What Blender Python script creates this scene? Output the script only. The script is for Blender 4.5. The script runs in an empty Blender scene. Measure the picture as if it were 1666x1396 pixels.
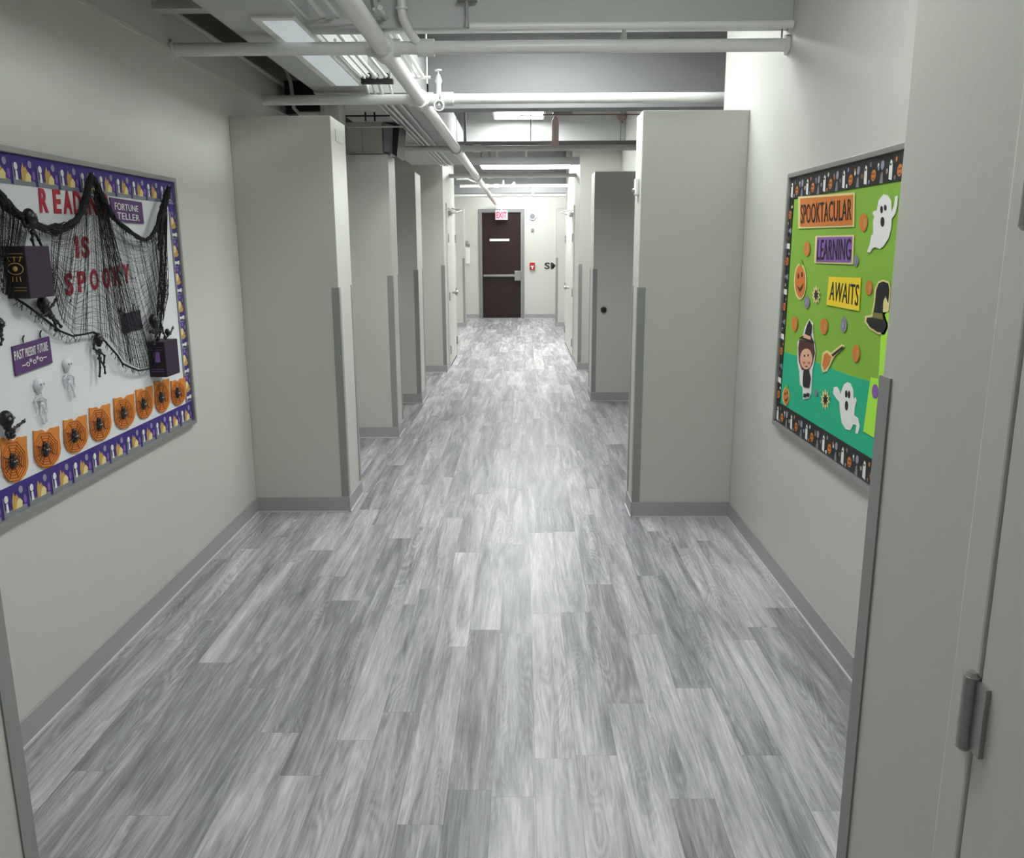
import bpy, bmesh, math, random
from mathutils import Vector, Matrix

# ------------------------------------------------------------------ camera
sc = bpy.context.scene
col = sc.collection
CAM_H = 1.43
FPX = 1359.2542
ROT = ((0.99991985, 0.01173308, -0.00475616), (0.00213081, 0.21434776, 0.97675509), (-0.01247982, 0.97668694, -0.21430558))
cd = bpy.data.cameras.new('camera'); cam = bpy.data.objects.new('camera', cd); col.objects.link(cam)
cd.sensor_fit = 'HORIZONTAL'; cd.sensor_width = 36.0; cd.lens = FPX / 1666 * 36.0
cd.clip_start = 0.05
rt, up, fw = (Vector(r) for r in ROT)
m = Matrix(((rt.x, up.x, -fw.x, 0), (rt.y, up.y, -fw.y, 0), (rt.z, up.z, -fw.z, CAM_H), (0, 0, 0, 1)))
cam.matrix_world = m
sc.camera = cam
# ------------------------------------------------------------------ world, exposure
w = bpy.data.worlds.new('world'); sc.world = w; w.use_nodes = True
w.node_tree.nodes['Background'].inputs[0].default_value = (0.80, 0.84, 0.80, 1)
w.node_tree.nodes['Background'].inputs[1].default_value = 0.30
sc.view_settings.view_transform = 'Standard'; sc.view_settings.look = 'None'
sc.view_settings.gamma = 1; sc.view_settings.use_curve_mapping = False
sc.view_settings.exposure = 1.25
LAMP = dict(near=6.7, bay=11.0, mid=11.0, cross=13.0, far=10.5)   # diffuser emission of each row of ceiling lights; far ones are added fill

random.seed(4)

# ------------------------------------------------------------------ materials
def lin(c):
    return tuple(((v / 255) / 12.92 if v / 255 <= .04045 else ((v / 255 + .055) / 1.055) ** 2.4) for v in c)

class N:
    def __init__(s, name):
        s.m = bpy.data.materials.new(name); s.m.use_nodes = True; s.t = s.m.node_tree
        s.b = s.t.nodes['Principled BSDF']
    def n(s, t, **k):
        x = s.t.nodes.new(t)
        for a, v in k.items(): setattr(x, a, v)
        return x
    def l(s, a, b): s.t.links.new(a, b)
    def math(s, op, a, b=None, c=None, clamp=False):
        x = s.n('ShaderNodeMath', operation=op); x.use_clamp = clamp
        for i, v in enumerate((a, b, c)):
            if v is None: continue
            if isinstance(v, (int, float)): x.inputs[i].default_value = v
            else: s.l(v, x.inputs[i])
        return x.outputs[0]
    def mix(s, f, a, b, mode='MIX'):
        x = s.n('ShaderNodeMix', data_type='RGBA', blend_type=mode)
        for i, v in ((0, f), (6, a), (7, b)):
            if isinstance(v, (int, float)): x.inputs[i].default_value = v
            elif isinstance(v, tuple): x.inputs[i].default_value = (*v[:3], 1)
            else: s.l(v, x.inputs[i])
        return x.outputs[2]

def mat(name, rgb, rough=.55, metal=0, var=.06, scale=8, bump=0, bscale=60, linear=False, spec=.5, emit=None, es=0):
    q = N(name); c = rgb if linear else lin(rgb)
    tc = q.n('ShaderNodeTexCoord'); nz = q.n('ShaderNodeTexNoise'); nz.inputs['Scale'].default_value = scale
    nz.inputs['Detail'].default_value = 4
    q.l(tc.outputs['Object'], nz.inputs['Vector'])
    lo = tuple(v * (1 - var) for v in c); hi = tuple(min(1, v * (1 + var)) for v in c)
    q.l(q.mix(nz.outputs['Fac'], lo, hi), q.b.inputs['Base Color'])
    q.b.inputs['Roughness'].default_value = rough; q.b.inputs['Metallic'].default_value = metal
    q.b.inputs['Specular IOR Level'].default_value = spec
    if bump:
        n2 = q.n('ShaderNodeTexNoise'); n2.inputs['Scale'].default_value = bscale; n2.inputs['Detail'].default_value = 3
        q.l(tc.outputs['Object'], n2.inputs['Vector'])
        bp_ = q.n('ShaderNodeBump'); bp_.inputs['Strength'].default_value = bump; bp_.inputs['Distance'].default_value = .004
        q.l(n2.outputs['Fac'], bp_.inputs['Height']); q.l(bp_.outputs['Normal'], q.b.inputs['Normal'])
    if emit:
        q.b.inputs['Emission Color'].default_value = (*emit, 1); q.b.inputs['Emission Strength'].default_value = es
    return q.m

def floor_mat():
    q = N('grey_vinyl_plank'); W, L = .118, .96
    tc = q.n('ShaderNodeTexCoord'); sp = q.n('ShaderNodeSeparateXYZ'); q.l(tc.outputs['Object'], sp.inputs[0])
    x, y = sp.outputs[0], sp.outputs[1]
    u = q.math('DIVIDE', q.math('ADD', x, 10.054), W); row = q.math('FLOOR', u)
    wn = q.n('ShaderNodeTexWhiteNoise', noise_dimensions='1D'); q.l(row, wn.inputs['W'])
    v = q.math('ADD', q.math('DIVIDE', y, L), wn.outputs['Value']); cl = q.math('FLOOR', v)
    cmb = q.n('ShaderNodeCombineXYZ'); q.l(row, cmb.inputs[0]); q.l(cl, cmb.inputs[1])
    w2 = q.n('ShaderNodeTexWhiteNoise', noise_dimensions='3D'); q.l(cmb.outputs[0], w2.inputs['Vector'])
    r = w2.outputs['Value']
    rs = q.n('ShaderNodeSeparateColor'); q.l(w2.outputs['Color'], rs.inputs[0])
    def streak(sx, sy, det, off, dist=0.0):
        c = q.n('ShaderNodeCombineXYZ')
        q.l(q.math('MULTIPLY', x, sx), c.inputs[0]); q.l(q.math('MULTIPLY', y, sy), c.inputs[1])
        q.l(q.math('MULTIPLY', rs.outputs[off], 57.0), c.inputs[2])
        n = q.n('ShaderNodeTexNoise'); n.inputs['Scale'].default_value = 1; n.inputs['Detail'].default_value = det
        n.inputs['Distortion'].default_value = dist; n.inputs['Roughness'].default_value = .6
        q.l(c.outputs[0], n.inputs['Vector']); return n.outputs['Fac']
    broad = streak(17, 1.5, 4, 0, .8); fine = streak(130, 5.5, 5, 1, .5); hair = streak(380, 20, 2, 2)
    # cathedral grain: rings of a distorted stretched field, present in patches
    g0 = streak(9, 1.6, 1, 2, .2)
    ring = q.math('SINE', q.math('MULTIPLY', g0, 150.0))
    patch = q.math('SUBTRACT', streak(7, .9, 2, 1), .48)
    patch = q.math('MULTIPLY', patch, 5.0, clamp=True)
    ring = q.math('MULTIPLY', q.math('MULTIPLY', ring, patch), .10)
    t = q.math('ADD', q.math('MULTIPLY', r, .34), q.math('MULTIPLY', q.math('SUBTRACT', broad, .5), 1.5))
    t = q.math('ADD', t, q.math('MULTIPLY', q.math('SUBTRACT', fine, .5), .85))
    t = q.math('ADD', t, q.math('MULTIPLY', q.math('SUBTRACT', hair, .5), .3))
    t = q.math('ADD', q.math('ADD', t, .32), ring, clamp=True)
    ramp = q.n('ShaderNodeValToRGB'); q.l(t, ramp.inputs[0])
    e = ramp.color_ramp.elements
    e[0].position = 0; e[0].color = (*lin((104, 105, 107)), 1)
    e[1].position = 1; e[1].color = (*lin((216, 216, 217)), 1)
    a = e.new(.35); a.color = (*lin((143, 144, 147)), 1)
    a = e.new(.68); a.color = (*lin((183, 183, 185)), 1)
    warm = q.math('MULTIPLY', q.math('GREATER_THAN', rs.outputs[1], .66), .55)
    c1 = q.mix(warm, ramp.outputs[0], q.mix(1.0, ramp.outputs[0], (1.0, .955, .915), 'MULTIPLY'))
    # seams
    fu = q.math('FRACT', u); fv = q.math('FRACT', v)
    su = q.math('LESS_THAN', q.math('MINIMUM', fu, q.math('SUBTRACT', 1.0, fu)), .011)
    sv = q.math('LESS_THAN', q.math('MINIMUM', fv, q.math('SUBTRACT', 1.0, fv)), .0012)
    seam = q.math('MAXIMUM', su, sv)
    c1 = q.mix(1.0, c1, (1.0, .98, 1.01), 'MULTIPLY')
    c2 = q.mix(q.math('MULTIPLY', seam, .35), c1, lin((92, 93, 96)))
    q.l(c2, q.b.inputs['Base Color'])
    q.l(q.math('ADD', q.math('MULTIPLY', fine, .12), .30), q.b.inputs['Roughness'])
    q.b.inputs['Specular IOR Level'].default_value = .5
    bp_ = q.n('ShaderNodeBump'); bp_.inputs['Strength'].default_value = .12; bp_.inputs['Distance'].default_value = .002
    q.l(q.math('SUBTRACT', fine, seam), bp_.inputs['Height']); q.l(bp_.outputs['Normal'], q.b.inputs['Normal'])
    return q.m

def wood_mat():
    q = N('mahogany_veneer'); tc = q.n('ShaderNodeTexCoord'); mp = q.n('ShaderNodeMapping')
    mp.inputs['Scale'].default_value = (14, 14, 1.2); q.l(tc.outputs['Object'], mp.inputs[0])
    n = q.n('ShaderNodeTexNoise'); n.inputs['Scale'].default_value = 2.2; n.inputs['Detail'].default_value = 5
    n.inputs['Distortion'].default_value = 1.2; q.l(mp.outputs[0], n.inputs['Vector'])
    q.l(q.mix(n.outputs['Fac'], lin((20, 7, 9)), lin((46, 16, 18))), q.b.inputs['Base Color'])
    q.b.inputs['Roughness'].default_value = .38
    return q.m

M_WALL = mat('wall_paint', (202, 203, 196), .42, var=.02, scale=2, bump=.10, bscale=55)
M_WING = mat('partition_paint', (198, 199, 191), .40, var=.02, scale=2, bump=.12, bscale=48)
M_CEIL = mat('ceiling_paint', (190, 192, 190), .7, var=.04, scale=3, bump=.2, bscale=30)
M_BEAM = mat('grey_beam_paint', (150, 151, 152), .6, var=.05, scale=3, bump=.15, bscale=25)
M_GAPSHADE = mat('gap_shade_grey', (112, 110, 104), .9, var=.15, scale=5, bump=.3, bscale=20)  # shade of the narrow ceiling gap, put into the base colour
M_FLOOR = floor_mat()
M_BASE = mat('grey_vinyl_base', (164, 164, 165), .45, var=.03)
M_BEAD = mat('white_bead', (206, 206, 206), .4, var=.03)
M_GUARD = mat('grey_guard_vinyl', (146, 147, 145), .42, var=.03)
M_PIPE = mat('white_pipe_paint', (222, 223, 220), .32, var=.03, scale=12)
M_ROD = mat('grey_steel', (158, 159, 158), .5, metal=.2, var=.05)
M_DSTEEL = mat('dark_steel', (52, 52, 50), .6, metal=.3, var=.1)
M_STEEL = mat('brushed_steel', (168, 168, 166), .32, metal=.85, var=.05)
M_FRAME = mat('grey_frame_paint', (136, 136, 138), .45, var=.03)
M_DOOR = mat('door_paint', (204, 204, 197), .4, var=.02, scale=2)
M_WOOD = wood_mat()
M_BLACK = mat('black_plastic', (14, 14, 16), .45, var=.1)
M_ALU = mat('satin_aluminium', (172, 172, 170), .38, metal=.7, var=.04)
M_PAPER = mat('white_paper', (226, 229, 232), .8, var=.03, scale=4, bump=.15, bscale=7)
M_WHITE = mat('white_card', (236, 236, 232), .6, var=.02)
M_PURP = mat('purple_trim', (62, 40, 128), .6, var=.10, scale=20)
M_SIGNP = mat('plum_card', (92, 56, 112), .6, var=.08)
M_BOXP = mat('dark_plum_paper', (50, 30, 56), .6, var=.15, scale=25)
M_BOXD = mat('near_black_plum_paper', (24, 16, 24), .6, var=.15, scale=25)
M_RED = mat('red_card', (178, 40, 58), .65, var=.05)
M_GAUZE = mat('black_gauze', (22, 24, 27), .9, var=.15, scale=60)
M_GAUZE2 = mat('black_gauze_wrap', (26, 28, 30), .9, var=.5, scale=70, bump=1.0, bscale=160)
M_SKEL = mat('black_skeleton_plastic', (12, 12, 14), .4, var=.1)
M_PSKEL = mat('pale_skeleton_plastic', (218, 222, 227), .5, var=.04)
M_ORANGE = mat('orange_card', (218, 134, 52), .6, var=.12, scale=40)
M_ORANGE2 = mat('burnt_orange_card', (214, 124, 52), .6, var=.08, scale=30)
M_WEB = mat('brown_web_print', (150, 72, 18), .6, var=.1)
M_GREEN = mat('leaf_green_paper', (134, 184, 58), .6, var=.10, scale=3, bump=.15, bscale=8)
M_TEAL = mat('teal_paper', (20, 180, 136), .6, var=.06, scale=3, bump=.15, bscale=8)
M_LIME = mat('lime_paper', (176, 240, 70), .55, var=.03)
M_VIO = mat('violet_card', (134, 92, 172), .6, var=.06)
M_YEL = mat('yellow_card', (244, 214, 40), .6, var=.06)
M_CREAM = mat('cream_card', (232, 214, 150), .6, var=.05)
M_GREY = mat('grey_print', (128, 132, 140), .6, var=.08)
M_SKIN = mat('peach_print', (232, 178, 150), .6, var=.04)
M_BROWN = mat('brown_print', (84, 40, 34), .6, var=.08)
M_SILV = mat('lilac_grey_print', (148, 150, 172), .6, var=.08)
M_OLIVE = mat('olive_print', (126, 120, 60), .6, var=.1)
M_GOLD = mat('gold_print', (196, 156, 88), .5, var=.1)
M_ALARM = mat('red_alarm_plastic', (190, 38, 44), .4, var=.05)
M_DUCT = mat('dull_duct_paint', (172, 174, 166), .6, var=.05, scale=3)
M_SPKG = mat('grey_speaker_shell', (132, 132, 140), .5, var=.05)
def emitter(name, c, s):
    q = N(name); q.b.inputs['Base Color'].default_value = (*(v * v * .75 for v in c), 1)
    nz = q.n('ShaderNodeTexNoise'); nz.inputs['Scale'].default_value = 3
    q.l(q.mix(q.math('MULTIPLY', nz.outputs['Fac'], .1), c, (1.0, 1.0, 1.0)), q.b.inputs['Emission Color'])
    q.b.inputs['Emission Strength'].default_value = s
    return q.m
COOL = (.975, 1.0, .99)
M_L = {k: emitter('diffuser_' + k, COOL, v) for k, v in LAMP.items()}
M_LDIM = emitter('diffuser_dim', (.92, .98, 1.0), .13)
M_EXIT = emitter('exit_face', (1.0, .55, .60), .38)
M_EXITL = emitter('exit_letters', (.9, .05, .12), .35)

# ------------------------------------------------------------------ mesh helpers
class MB:
    def __init__(s): s.v = []; s.f = []; s.mi = []; s.sm = []
    def add(s, vs, fs, mi=0, smooth=False):
        o = len(s.v); s.v += [Vector(p) for p in vs]
        for f in fs: s.f.append([o + i for i in f]); s.mi.append(mi); s.sm.append(smooth)
        return s
    def box(s, x0, x1, y0, y1, z0, z1, mi=0):
        return s.add([(x0, y0, z0), (x1, y0, z0), (x1, y1, z0), (x0, y1, z0), (x0, y0, z1), (x1, y0, z1), (x1, y1, z1), (x0, y1, z1)],
                     [(0, 3, 2, 1), (4, 5, 6, 7), (0, 1, 5, 4), (1, 2, 6, 5), (2, 3, 7, 6), (3, 0, 4, 7)], mi)
    def tube(s, pts, r, n=10, mi=0, cap=True):
        pts = [Vector(p) for p in pts]; rs = r if isinstance(r, (list, tuple)) else [r] * len(pts)
        ref = None; rings = []
        for i, p in enumerate(pts):
            a = pts[max(0, i - 1)]; b = pts[min(len(pts) - 1, i + 1)]; d = (b - a).normalized()
            if ref is None: ref = Vector((0, 0, 1)) if abs(d.z) < .9 else Vector((1, 0, 0))
            sd = d.cross(ref).normalized(); u2 = sd.cross(d).normalized(); ref = u2
            rings.append([p + (sd * math.cos(2 * math.pi * k / n) + u2 * math.sin(2 * math.pi * k / n)) * rs[i] for k in range(n)])
        vs = [v for rg in rings for v in rg]; fs = []
        for i in range(len(pts) - 1):
            for k in range(n):
                fs.append((i * n + k, i * n + (k + 1) % n, (i + 1) * n + (k + 1) % n, (i + 1) * n + k))
        s.add(vs, fs, mi, True)
        if cap:
            s.add(rings[0], [tuple(range(n))[::-1]], mi); s.add(rings[-1], [tuple(range(n))], mi)
        return s
    def ball(s, c, r, mi=0, seg=12, rg=8, sc_=(1, 1, 1)):
        c = Vector(c); vs = []; fs = []
        for i in range(1, rg):
            a = math.pi * i / rg
            for k in range(seg):
                b = 2 * math.pi * k / seg
                vs.append(c + Vector((r * sc_[0] * math.sin(a) * math.cos(b), r * sc_[1] * math.sin(a) * math.sin(b), r * sc_[2] * math.cos(a))))
        t = len(vs); vs.append(c + Vector((0, 0, r * sc_[2]))); vs.append(c - Vector((0, 0, r * sc_[2])))
        for i in range(rg - 2):
            for k in range(seg): fs.append((i * seg + k, (i + 1) * seg + k, (i + 1) * seg + (k + 1) % seg, i * seg + (k + 1) % seg))
        for k in range(seg):
            fs.append((t, k, (k + 1) % seg)); fs.append((t + 1, (rg - 2) * seg + (k + 1) % seg, (rg - 2) * seg + k))
        return s.add(vs, fs, mi, True)
    def slab(s, pts, nrm, th, mi=0):
        """polygon of 3D points (in a plane) given thickness th along nrm"""
        n = len(pts); nrm = Vector(nrm); a = [Vector(p) for p in pts]
        # orient
        area = Vector((0, 0, 0))
        for i in range(n): area += a[i].cross(a[(i + 1) % n])
        if area.dot(nrm) < 0: a.reverse()
        vs = a + [p + nrm * th for p in a]
        fs = [tuple(range(n))[::-1], tuple(range(n, 2 * n))] + [(i, (i + 1) % n, n + (i + 1) % n, n + i) for i in range(n)]
        return s.add(vs, fs, mi)
    def build(s, name, mats, parent=None, bevel=0, label=None):
        if not isinstance(mats, (list, tuple)): mats = [mats]
        lo = Vector((min(v.x for v in s.v), min(v.y for v in s.v), min(v.z for v in s.v)))
        hi = Vector((max(v.x for v in s.v), max(v.y for v in s.v), max(v.z for v in s.v)))
        c = (lo + hi) / 2; c.z = lo.z
        me = bpy.data.meshes.new(name); me.from_pydata([v - c for v in s.v], [], s.f)
        for mm in mats: me.materials.append(mm)
        me.polygons.foreach_set('material_index', s.mi); me.polygons.foreach_set('use_smooth', s.sm)
        me.update()
        if bevel:
            bm = bmesh.new(); bm.from_mesh(me)
            es = [e for e in bm.edges if len(e.link_faces) == 2 and e.calc_face_angle(0) > .6]
            bmesh.ops.bevel(bm, geom=es, offset=bevel, segments=2, profile=.6, affect='EDGES')
            bm.to_mesh(me); bm.free()
        o = bpy.data.objects.new(name, me); col.objects.link(o)
        WL[o.name] = c
        if parent is not None:
            o.parent = parent; o.location = c - WL[parent.name]
        else: o.location = c
        if label: o['label'] = label
        return o
WL = {}

def tag(o, label, cat, group=None):
    o['label'] = label; o['category'] = cat
    if group: o['group'] = group
    return o
def struct(o): o['kind'] = 'structure'; return o
def thing(name, loc, label, cat, group=None):
    o = bpy.data.objects.new(name, None); col.objects.link(o); o.location = loc; o.empty_display_size = .1
    WL[o.name] = Vector(loc); return tag(o, label, cat, group)

# ------------------------------------------------------------------ dimensions (metres)
XL, XR, YE, ZC = -1.467, 1.109, 16.93, 2.85
HW = 2.07

# ------------------------------------------------------------------ room shell
struct(MB().box(XL - 1.6, XR + 1.6, -2.2, YE + .2, -.05, 0).build('floor', M_FLOOR)).location  # origin kept at centre
struct(MB().box(XL - 1.6, XR + 1.6, -2.2, YE + .2, ZC, ZC + .1).build('ceiling', M_CEIL))
struct(MB().box(XL - .12, XL, -.4, YE, 0, 2.395).build('wall_left', M_WALL))
struct(MB().box(XL - .50, XL - .44, -.4, YE, 2.30, ZC).build('wall_left_gap_shade', M_GAPSHADE))  # backing behind the gap, coloured dark to stand for its shade
struct(MB().box(XL - .44, -1.19, .2, YE, ZC - .03, ZC - .001).build('ceiling_gap_shade', M_GAPSHADE))  # top of the gap, same shade painted into the colour
struct(MB().box(XR, XR + .12, -.4, 4.87, 0, ZC).build('wall_right', M_WALL))
struct(MB().box(XR + .9, XR + 1.0, 4.75, 7.6, 0, ZC).build('wall_right', M_WALL))
struct(MB().box(XR + .12, XR + .9, 4.75, 4.87, 0, ZC).build('wall_right', M_WALL))
struct(MB().box(XR, XR + 1.0, 7.6, 7.74, 0, ZC).build('wall_right', M_WALL))
struct(MB().box(XR, XR + .12, 7.74, YE, 0, ZC).build('wall_right', M_WALL))
# end wall with the door opening
DX0, DX1, DZ = -.85, .045, 2.135
eb = MB().box(XL - .12, DX0, YE, YE + .15, 0, ZC).box(DX1, XR + .12, YE, YE + .15, 0, ZC).box(DX0, DX1, YE, YE + .15, DZ, ZC)
struct(eb.build('wall_end', M_WALL))
struct(MB().box(XL - .6, XR + 1.1, -2.3, -2.2, 0, ZC).build('wall_back', M_WALL))

def baseboard(side, x0, x1, y0, y1, face):
    """strip along a wall; face is the direction it looks: +x -x -y"""
    h, t = .084, .009
    b = MB(); c = MB()
    if face == '+x': b.box(x0, x0 + t, y0, y1, 0, h); c.box(x0 + t, x0 + t + .006, y0, y1, 0, .007)
    if face == '-x': b.box(x0 - t, x0, y0, y1, 0, h); c.box(x0 - t - .006, x0 - t, y0, y1, 0, .007)
    if face == '-y': b.box(x0, x1, y0 - t, y0, 0, h); c.box(x0, x1, y0 - t - .006, y0 - t, 0, .007)
    o = struct(b.build('baseboard_' + side, M_BASE, bevel=.002))
    c.build('floor_bead', M_BEAD, o)
    return o
baseboard('left', XL, 0, 1.42, 4.395, '+x'); baseboard('right', XR, 0, 1.37, 4.295, '-x')
baseboard('left', XL, 0, 4.76, 6.21, '+x'); baseboard('left', XL, 0, 6.54, 7.66, '+x'); baseboard('left', XL, 0, 8.07, 9.57, '+x')
baseboard('left', XL, 0, 11.2, 15.07, '+x')
baseboard('right', XR, 0, 8.1, 9.73, '-x'); baseboard('right', XR, 0, 12.9, 15.07, '-x')
baseboard('end', XL, DX0 - .005, YE, 0, '-y'); baseboard('end', DX1 + .005, XR, YE, 0, '-y')

# thin paint ridge and cable along the reading-board wall
struct(MB().box(XL, XL + .006, .2, 5.6, 2.225, 2.243).build('trim_1', M_WALL, bevel=.002))
tag(MB().tube([(XL + .012, .2, 2.385), (XL + .012, 5.62, 2.395)], .011, 8).build('cable', M_CEIL),
    'thin painted cable running along the top edge of the wall with the reading board', 'cable')

# ------------------------------------------------------------------ partitions with guards
def guard(x, y, side, yf, label, z1=1.22, kind='near', wing=None):
    """L-shaped vinyl corner guard. side: -1 partition end looks +x (reading side), +1 looks -x"""
    t, leg = .0035, .037; s = -side     # outward x direction of the end face
    b = MB(); sy = -1 if kind == 'near' else 1
    p = []
    # outer L profile in plan
    a = [(x - s * leg, y), (x - s * leg, y + sy * t), (x + s * t, y + sy * t), (x + s * t, y - sy * leg), (x, y - sy * leg), (x, y)]
    z0 = .086
    vs = [(q[0], q[1], z0) for q in a] + [(q[0], q[1], z1) for q in a]
    n = len(a); fs = [(i, (i + 1) % n, n + (i + 1) % n, n + i) for i in range(n)] + [tuple(range(n)), tuple(range(n, 2 * n))[::-1]]
    b.add(vs, fs)
    return tag(b.build('corner_guard', M_GUARD), label, 'corner guard', 'grey corner guards on the partition ends')

def partition(side, xi, y0, y1, where, h=HW, far_guard=True, base=True, xo=None):
    """side 'left' -> from XL to xi; 'right' -> from xi to XR"""
    a, b_ = (XL, xi) if side == 'left' else (xi, XR)
    o = struct(MB().box(a, b_, y0, y1, 0, h).build('wall_' + side, M_WING, bevel=.004))
    sx = -1 if side == 'left' else 1
    if base:
        baseboard(side, a, b_, y0, 0, '-y')
        bx = MB(); t = .009
        if side == 'left': bx.box(xi, xi + t, y0 - t, y1, 0, .084)
        else: bx.box(xi - t, xi, y0 - t, y1, 0, .084)
        bb = struct(bx.build('baseboard_' + side, M_BASE, bevel=.002))
        c = MB()
        if side == 'left': c.box(xi + t, xi + t + .006, y0 - t, y1, 0, .007)
        else: c.box(xi - t - .006, xi - t, y0 - t, y1, 0, .007)
        c.build('floor_bead', M_BEAD, bb)
        guard(xi, y0, sx, 0, 'grey corner guard on the front corner of ' + where)
    if far_guard: guard(xi, y1, sx, 0, 'grey corner guard on the rear corner of ' + where, kind='far')
    return o
partition('left', -.957, 1.03, 1.412, 'the partition before the reading board', h=ZC - .4, base=False)
partition('right', .59, 1.045, 1.362, 'the partition end with the door hinges', h=ZC - .4, base=False)
partition('left', -.957, 4.40, 4.75, 'the partition just past the reading board')
partition('right', .59, 4.305, 4.53, 'the partition just past the green board')
partition('left', -.953, 6.22, 6.53, 'the partition below the black speaker')
partition('left', -.944, 7.67, 8.06, 'the partition beyond the black speaker')
partition('right', .648, 7.74, 8.09, 'the partition face with the small black stop')
partition('left', -.874, 9.58, 11.15, 'the closet block beyond the speaker panel', h=ZC, far_guard=False)
partition('right', .65, 9.74, 12.85, 'the closet block behind the stop partition', h=ZC, far_guard=False)
partition('left', -1.02, 15.08, 15.35, 'the hinge-side partition by the fire exit', far_guard=False)
partition('right', .60, 15.08, 15.35, 'the latch-side partition by the fire exit', far_guard=False)

# ------------------------------------------------------------------ near door with hinges (opened towards the viewer)
fr = MB().box(.584, .66, .985, 1.045, 0, 2.10)
struct(fr.build('trim_2', M_DOOR, bevel=.004))
struct(MB().box(-1.05, -.951, .97, 1.03, 0, 2.10).build('trim_3', M_DOOR, bevel=.004))
d3 = struct(MB().box(.5865, .630, .05, .982, .01, 2.08).build('door_3', M_DOOR, bevel=.003))
for k, zc in enumerate((.835, 1.50)):
    h = MB().tube([(.580, .992, zc - .050), (.580, .992, zc + .050)], .0105, 14)
    for q in (-.05, -.02, .02, .05):
        h.tube([(.580, .992, zc + q - .0008), (.580, .992, zc + q + .0008)], .0112, 14)
    h.tube([(.580, .992, zc + .050), (.580, .992, zc + .056)], [.011, .006], 12)
    h.tube([(.580, .992, zc - .056), (.580, .992, zc - .050)], [.006, .011], 12)
    h.box(.580, .5865, .958, .984, zc - .048, zc + .048)
    h.box(.582, .5845, .984, 1.000, zc - .048, zc + .048)
    h.build('hinge', M_STEEL, d3)

# ------------------------------------------------------------------ closet doors beyond, both sides
def closet(n, x, s, y0, y1, zt):
    """s=+1 looks +x"""
    root = struct(bpy.data.objects.new('door_%d' % n, None)); col.objects.link(root); root.location = (x, (y0 + y1) / 2, 0)
    WL[root.name] = Vector(root.location)
    f = MB(); d = .018; w_ = .05
    f.box(min(x, x + s * d), max(x, x + s * d), y0 - w_, y0, 0, zt + w_).box(min(x, x + s * d), max(x, x + s * d), y1, y1 + w_, 0, zt + w_)
    f.box(min(x, x + s * d), max(x, x + s * d), y0, y1, zt, zt + w_)
    f.build('door_frame', M_DOOR, root, bevel=.003)
    ym = (y0 + y1) / 2
    for a, b_ in ((y0 + .003, ym - .002), (ym + .002, y1 - .003)):
        lf = MB().box(min(x + s * .001, x + s * .012), max(x + s * .001, x + s * .012), a, b_, .03, zt - .003).build('door_leaf', M_DOOR, root, bevel=.002)
        hy = a + .004 if a < ym - .1 else b_ - .004
        for hz in (.22, .85, 1.52):
            MB().tube([(x + s * .020, hy, hz - .05), (x + s * .020, hy, hz + .05)], .011, 8).build('hinge', M_STEEL, lf)
        ky = b_ - .05 if a < ym - .1 else a + .05
        MB().tube([(x + s * .012, ky, .87), (x + s * .055, ky, .87)], [.012, .012], 10).ball((x + s * .062, ky, .87), .024, seg=10, rg=7).build('door_knob', M_STEEL, lf)
    MB().box(min(x + s * .012, x + s * .05), max(x + s * .012, x + s * .05), y0 + .10, y0 + .34, zt - .08, zt - .03).tube(
        [(x + s * .05, y0 + .12, zt - .06), (x + s * .16, y0 + .30, zt - .02), (x + s * .03, y0 + .46, zt + .01)], .008, 6).build('door_closer', M_STEEL, root)
    MB().box(min(x, x + s * .012), max(x, x + s * .012), y0, y1, .0, .022).build('threshold', M_DSTEEL, root)
closet(4, -.874, 1, 9.92, 10.98, 1.86)
closet(5, .65, -1, 10.62, 12.45, 1.86)

# ------------------------------------------------------------------ fire exit door
root = struct(bpy.data.objects.new('door_1', None)); col.objects.link(root); root.location = (-.40, YE, 0); WL[root.name] = Vector(root.location)
f = MB().box(DX0, DX0 + .06, YE - .03, YE + .15, 0, DZ).box(DX1 - .07, DX1, YE - .03, YE + .15, 0, DZ).box(DX0 + .06, DX1 - .07, YE - .03, YE + .15, DZ - .065, DZ)
f.build('door_frame', M_FRAME, root, bevel=.004)
leaf = MB().box(DX0 + .062, DX1 - .072, YE + .02, YE + .065, .01, DZ - .07).build('door_leaf', M_WOOD, root, bevel=.002)
pb = MB().box(-.77, -.12, YE - .045, YE - .005, .83, .87).box(-.77, -.73, YE - .01, YE + .02, .83, .87)
pb.build('push_bar', M_STEEL, leaf, bevel=.004)
MB().box(-.15, -.03, YE - .055, YE + .02, .75, .94).build('bar_latch', M_STEEL, leaf, bevel=.006)
MB().box(-.64, -.25, YE + .012, YE + .02, 1.52, 1.565).build('notice_strip', M_WHITE, leaf)

# text as mesh mapped on a quad -----------------------------------------
_tc = {}
def text_mesh(s, bold=.02):
    if (s, bold) in _tc: return _tc[(s, bold)]
    cu = bpy.data.curves.new('t', 'FONT'); cu.body = s; cu.offset = bold; cu.extrude = .5; cu.resolution_u = 3; cu.space_character = 1.05
    ob = bpy.data.objects.new('t', cu); col.objects.link(ob)
    dg = bpy.context.evaluated_depsgraph_get(); me = bpy.data.meshes.new_from_object(ob.evaluated_get(dg))
    vs = [v.co.copy() for v in me.vertices]; fs = [tuple(p.vertices) for p in me.polygons]
    bpy.data.objects.remove(ob); bpy.data.curves.remove(cu); bpy.data.meshes.remove(me)
    x0 = min(v.x for v in vs); x1 = max(v.x for v in vs); y0 = min(v.y for v in vs); y1 = max(v.y for v in vs)
    vs = [((v.x - x0) / max(1e-6, x1 - x0), (v.y - y0) / max(1e-6, y1 - y0), 1 if v.z > 0 else 0) for v in vs]
    _tc[(s, bold)] = (vs, fs); return vs, fs
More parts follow.
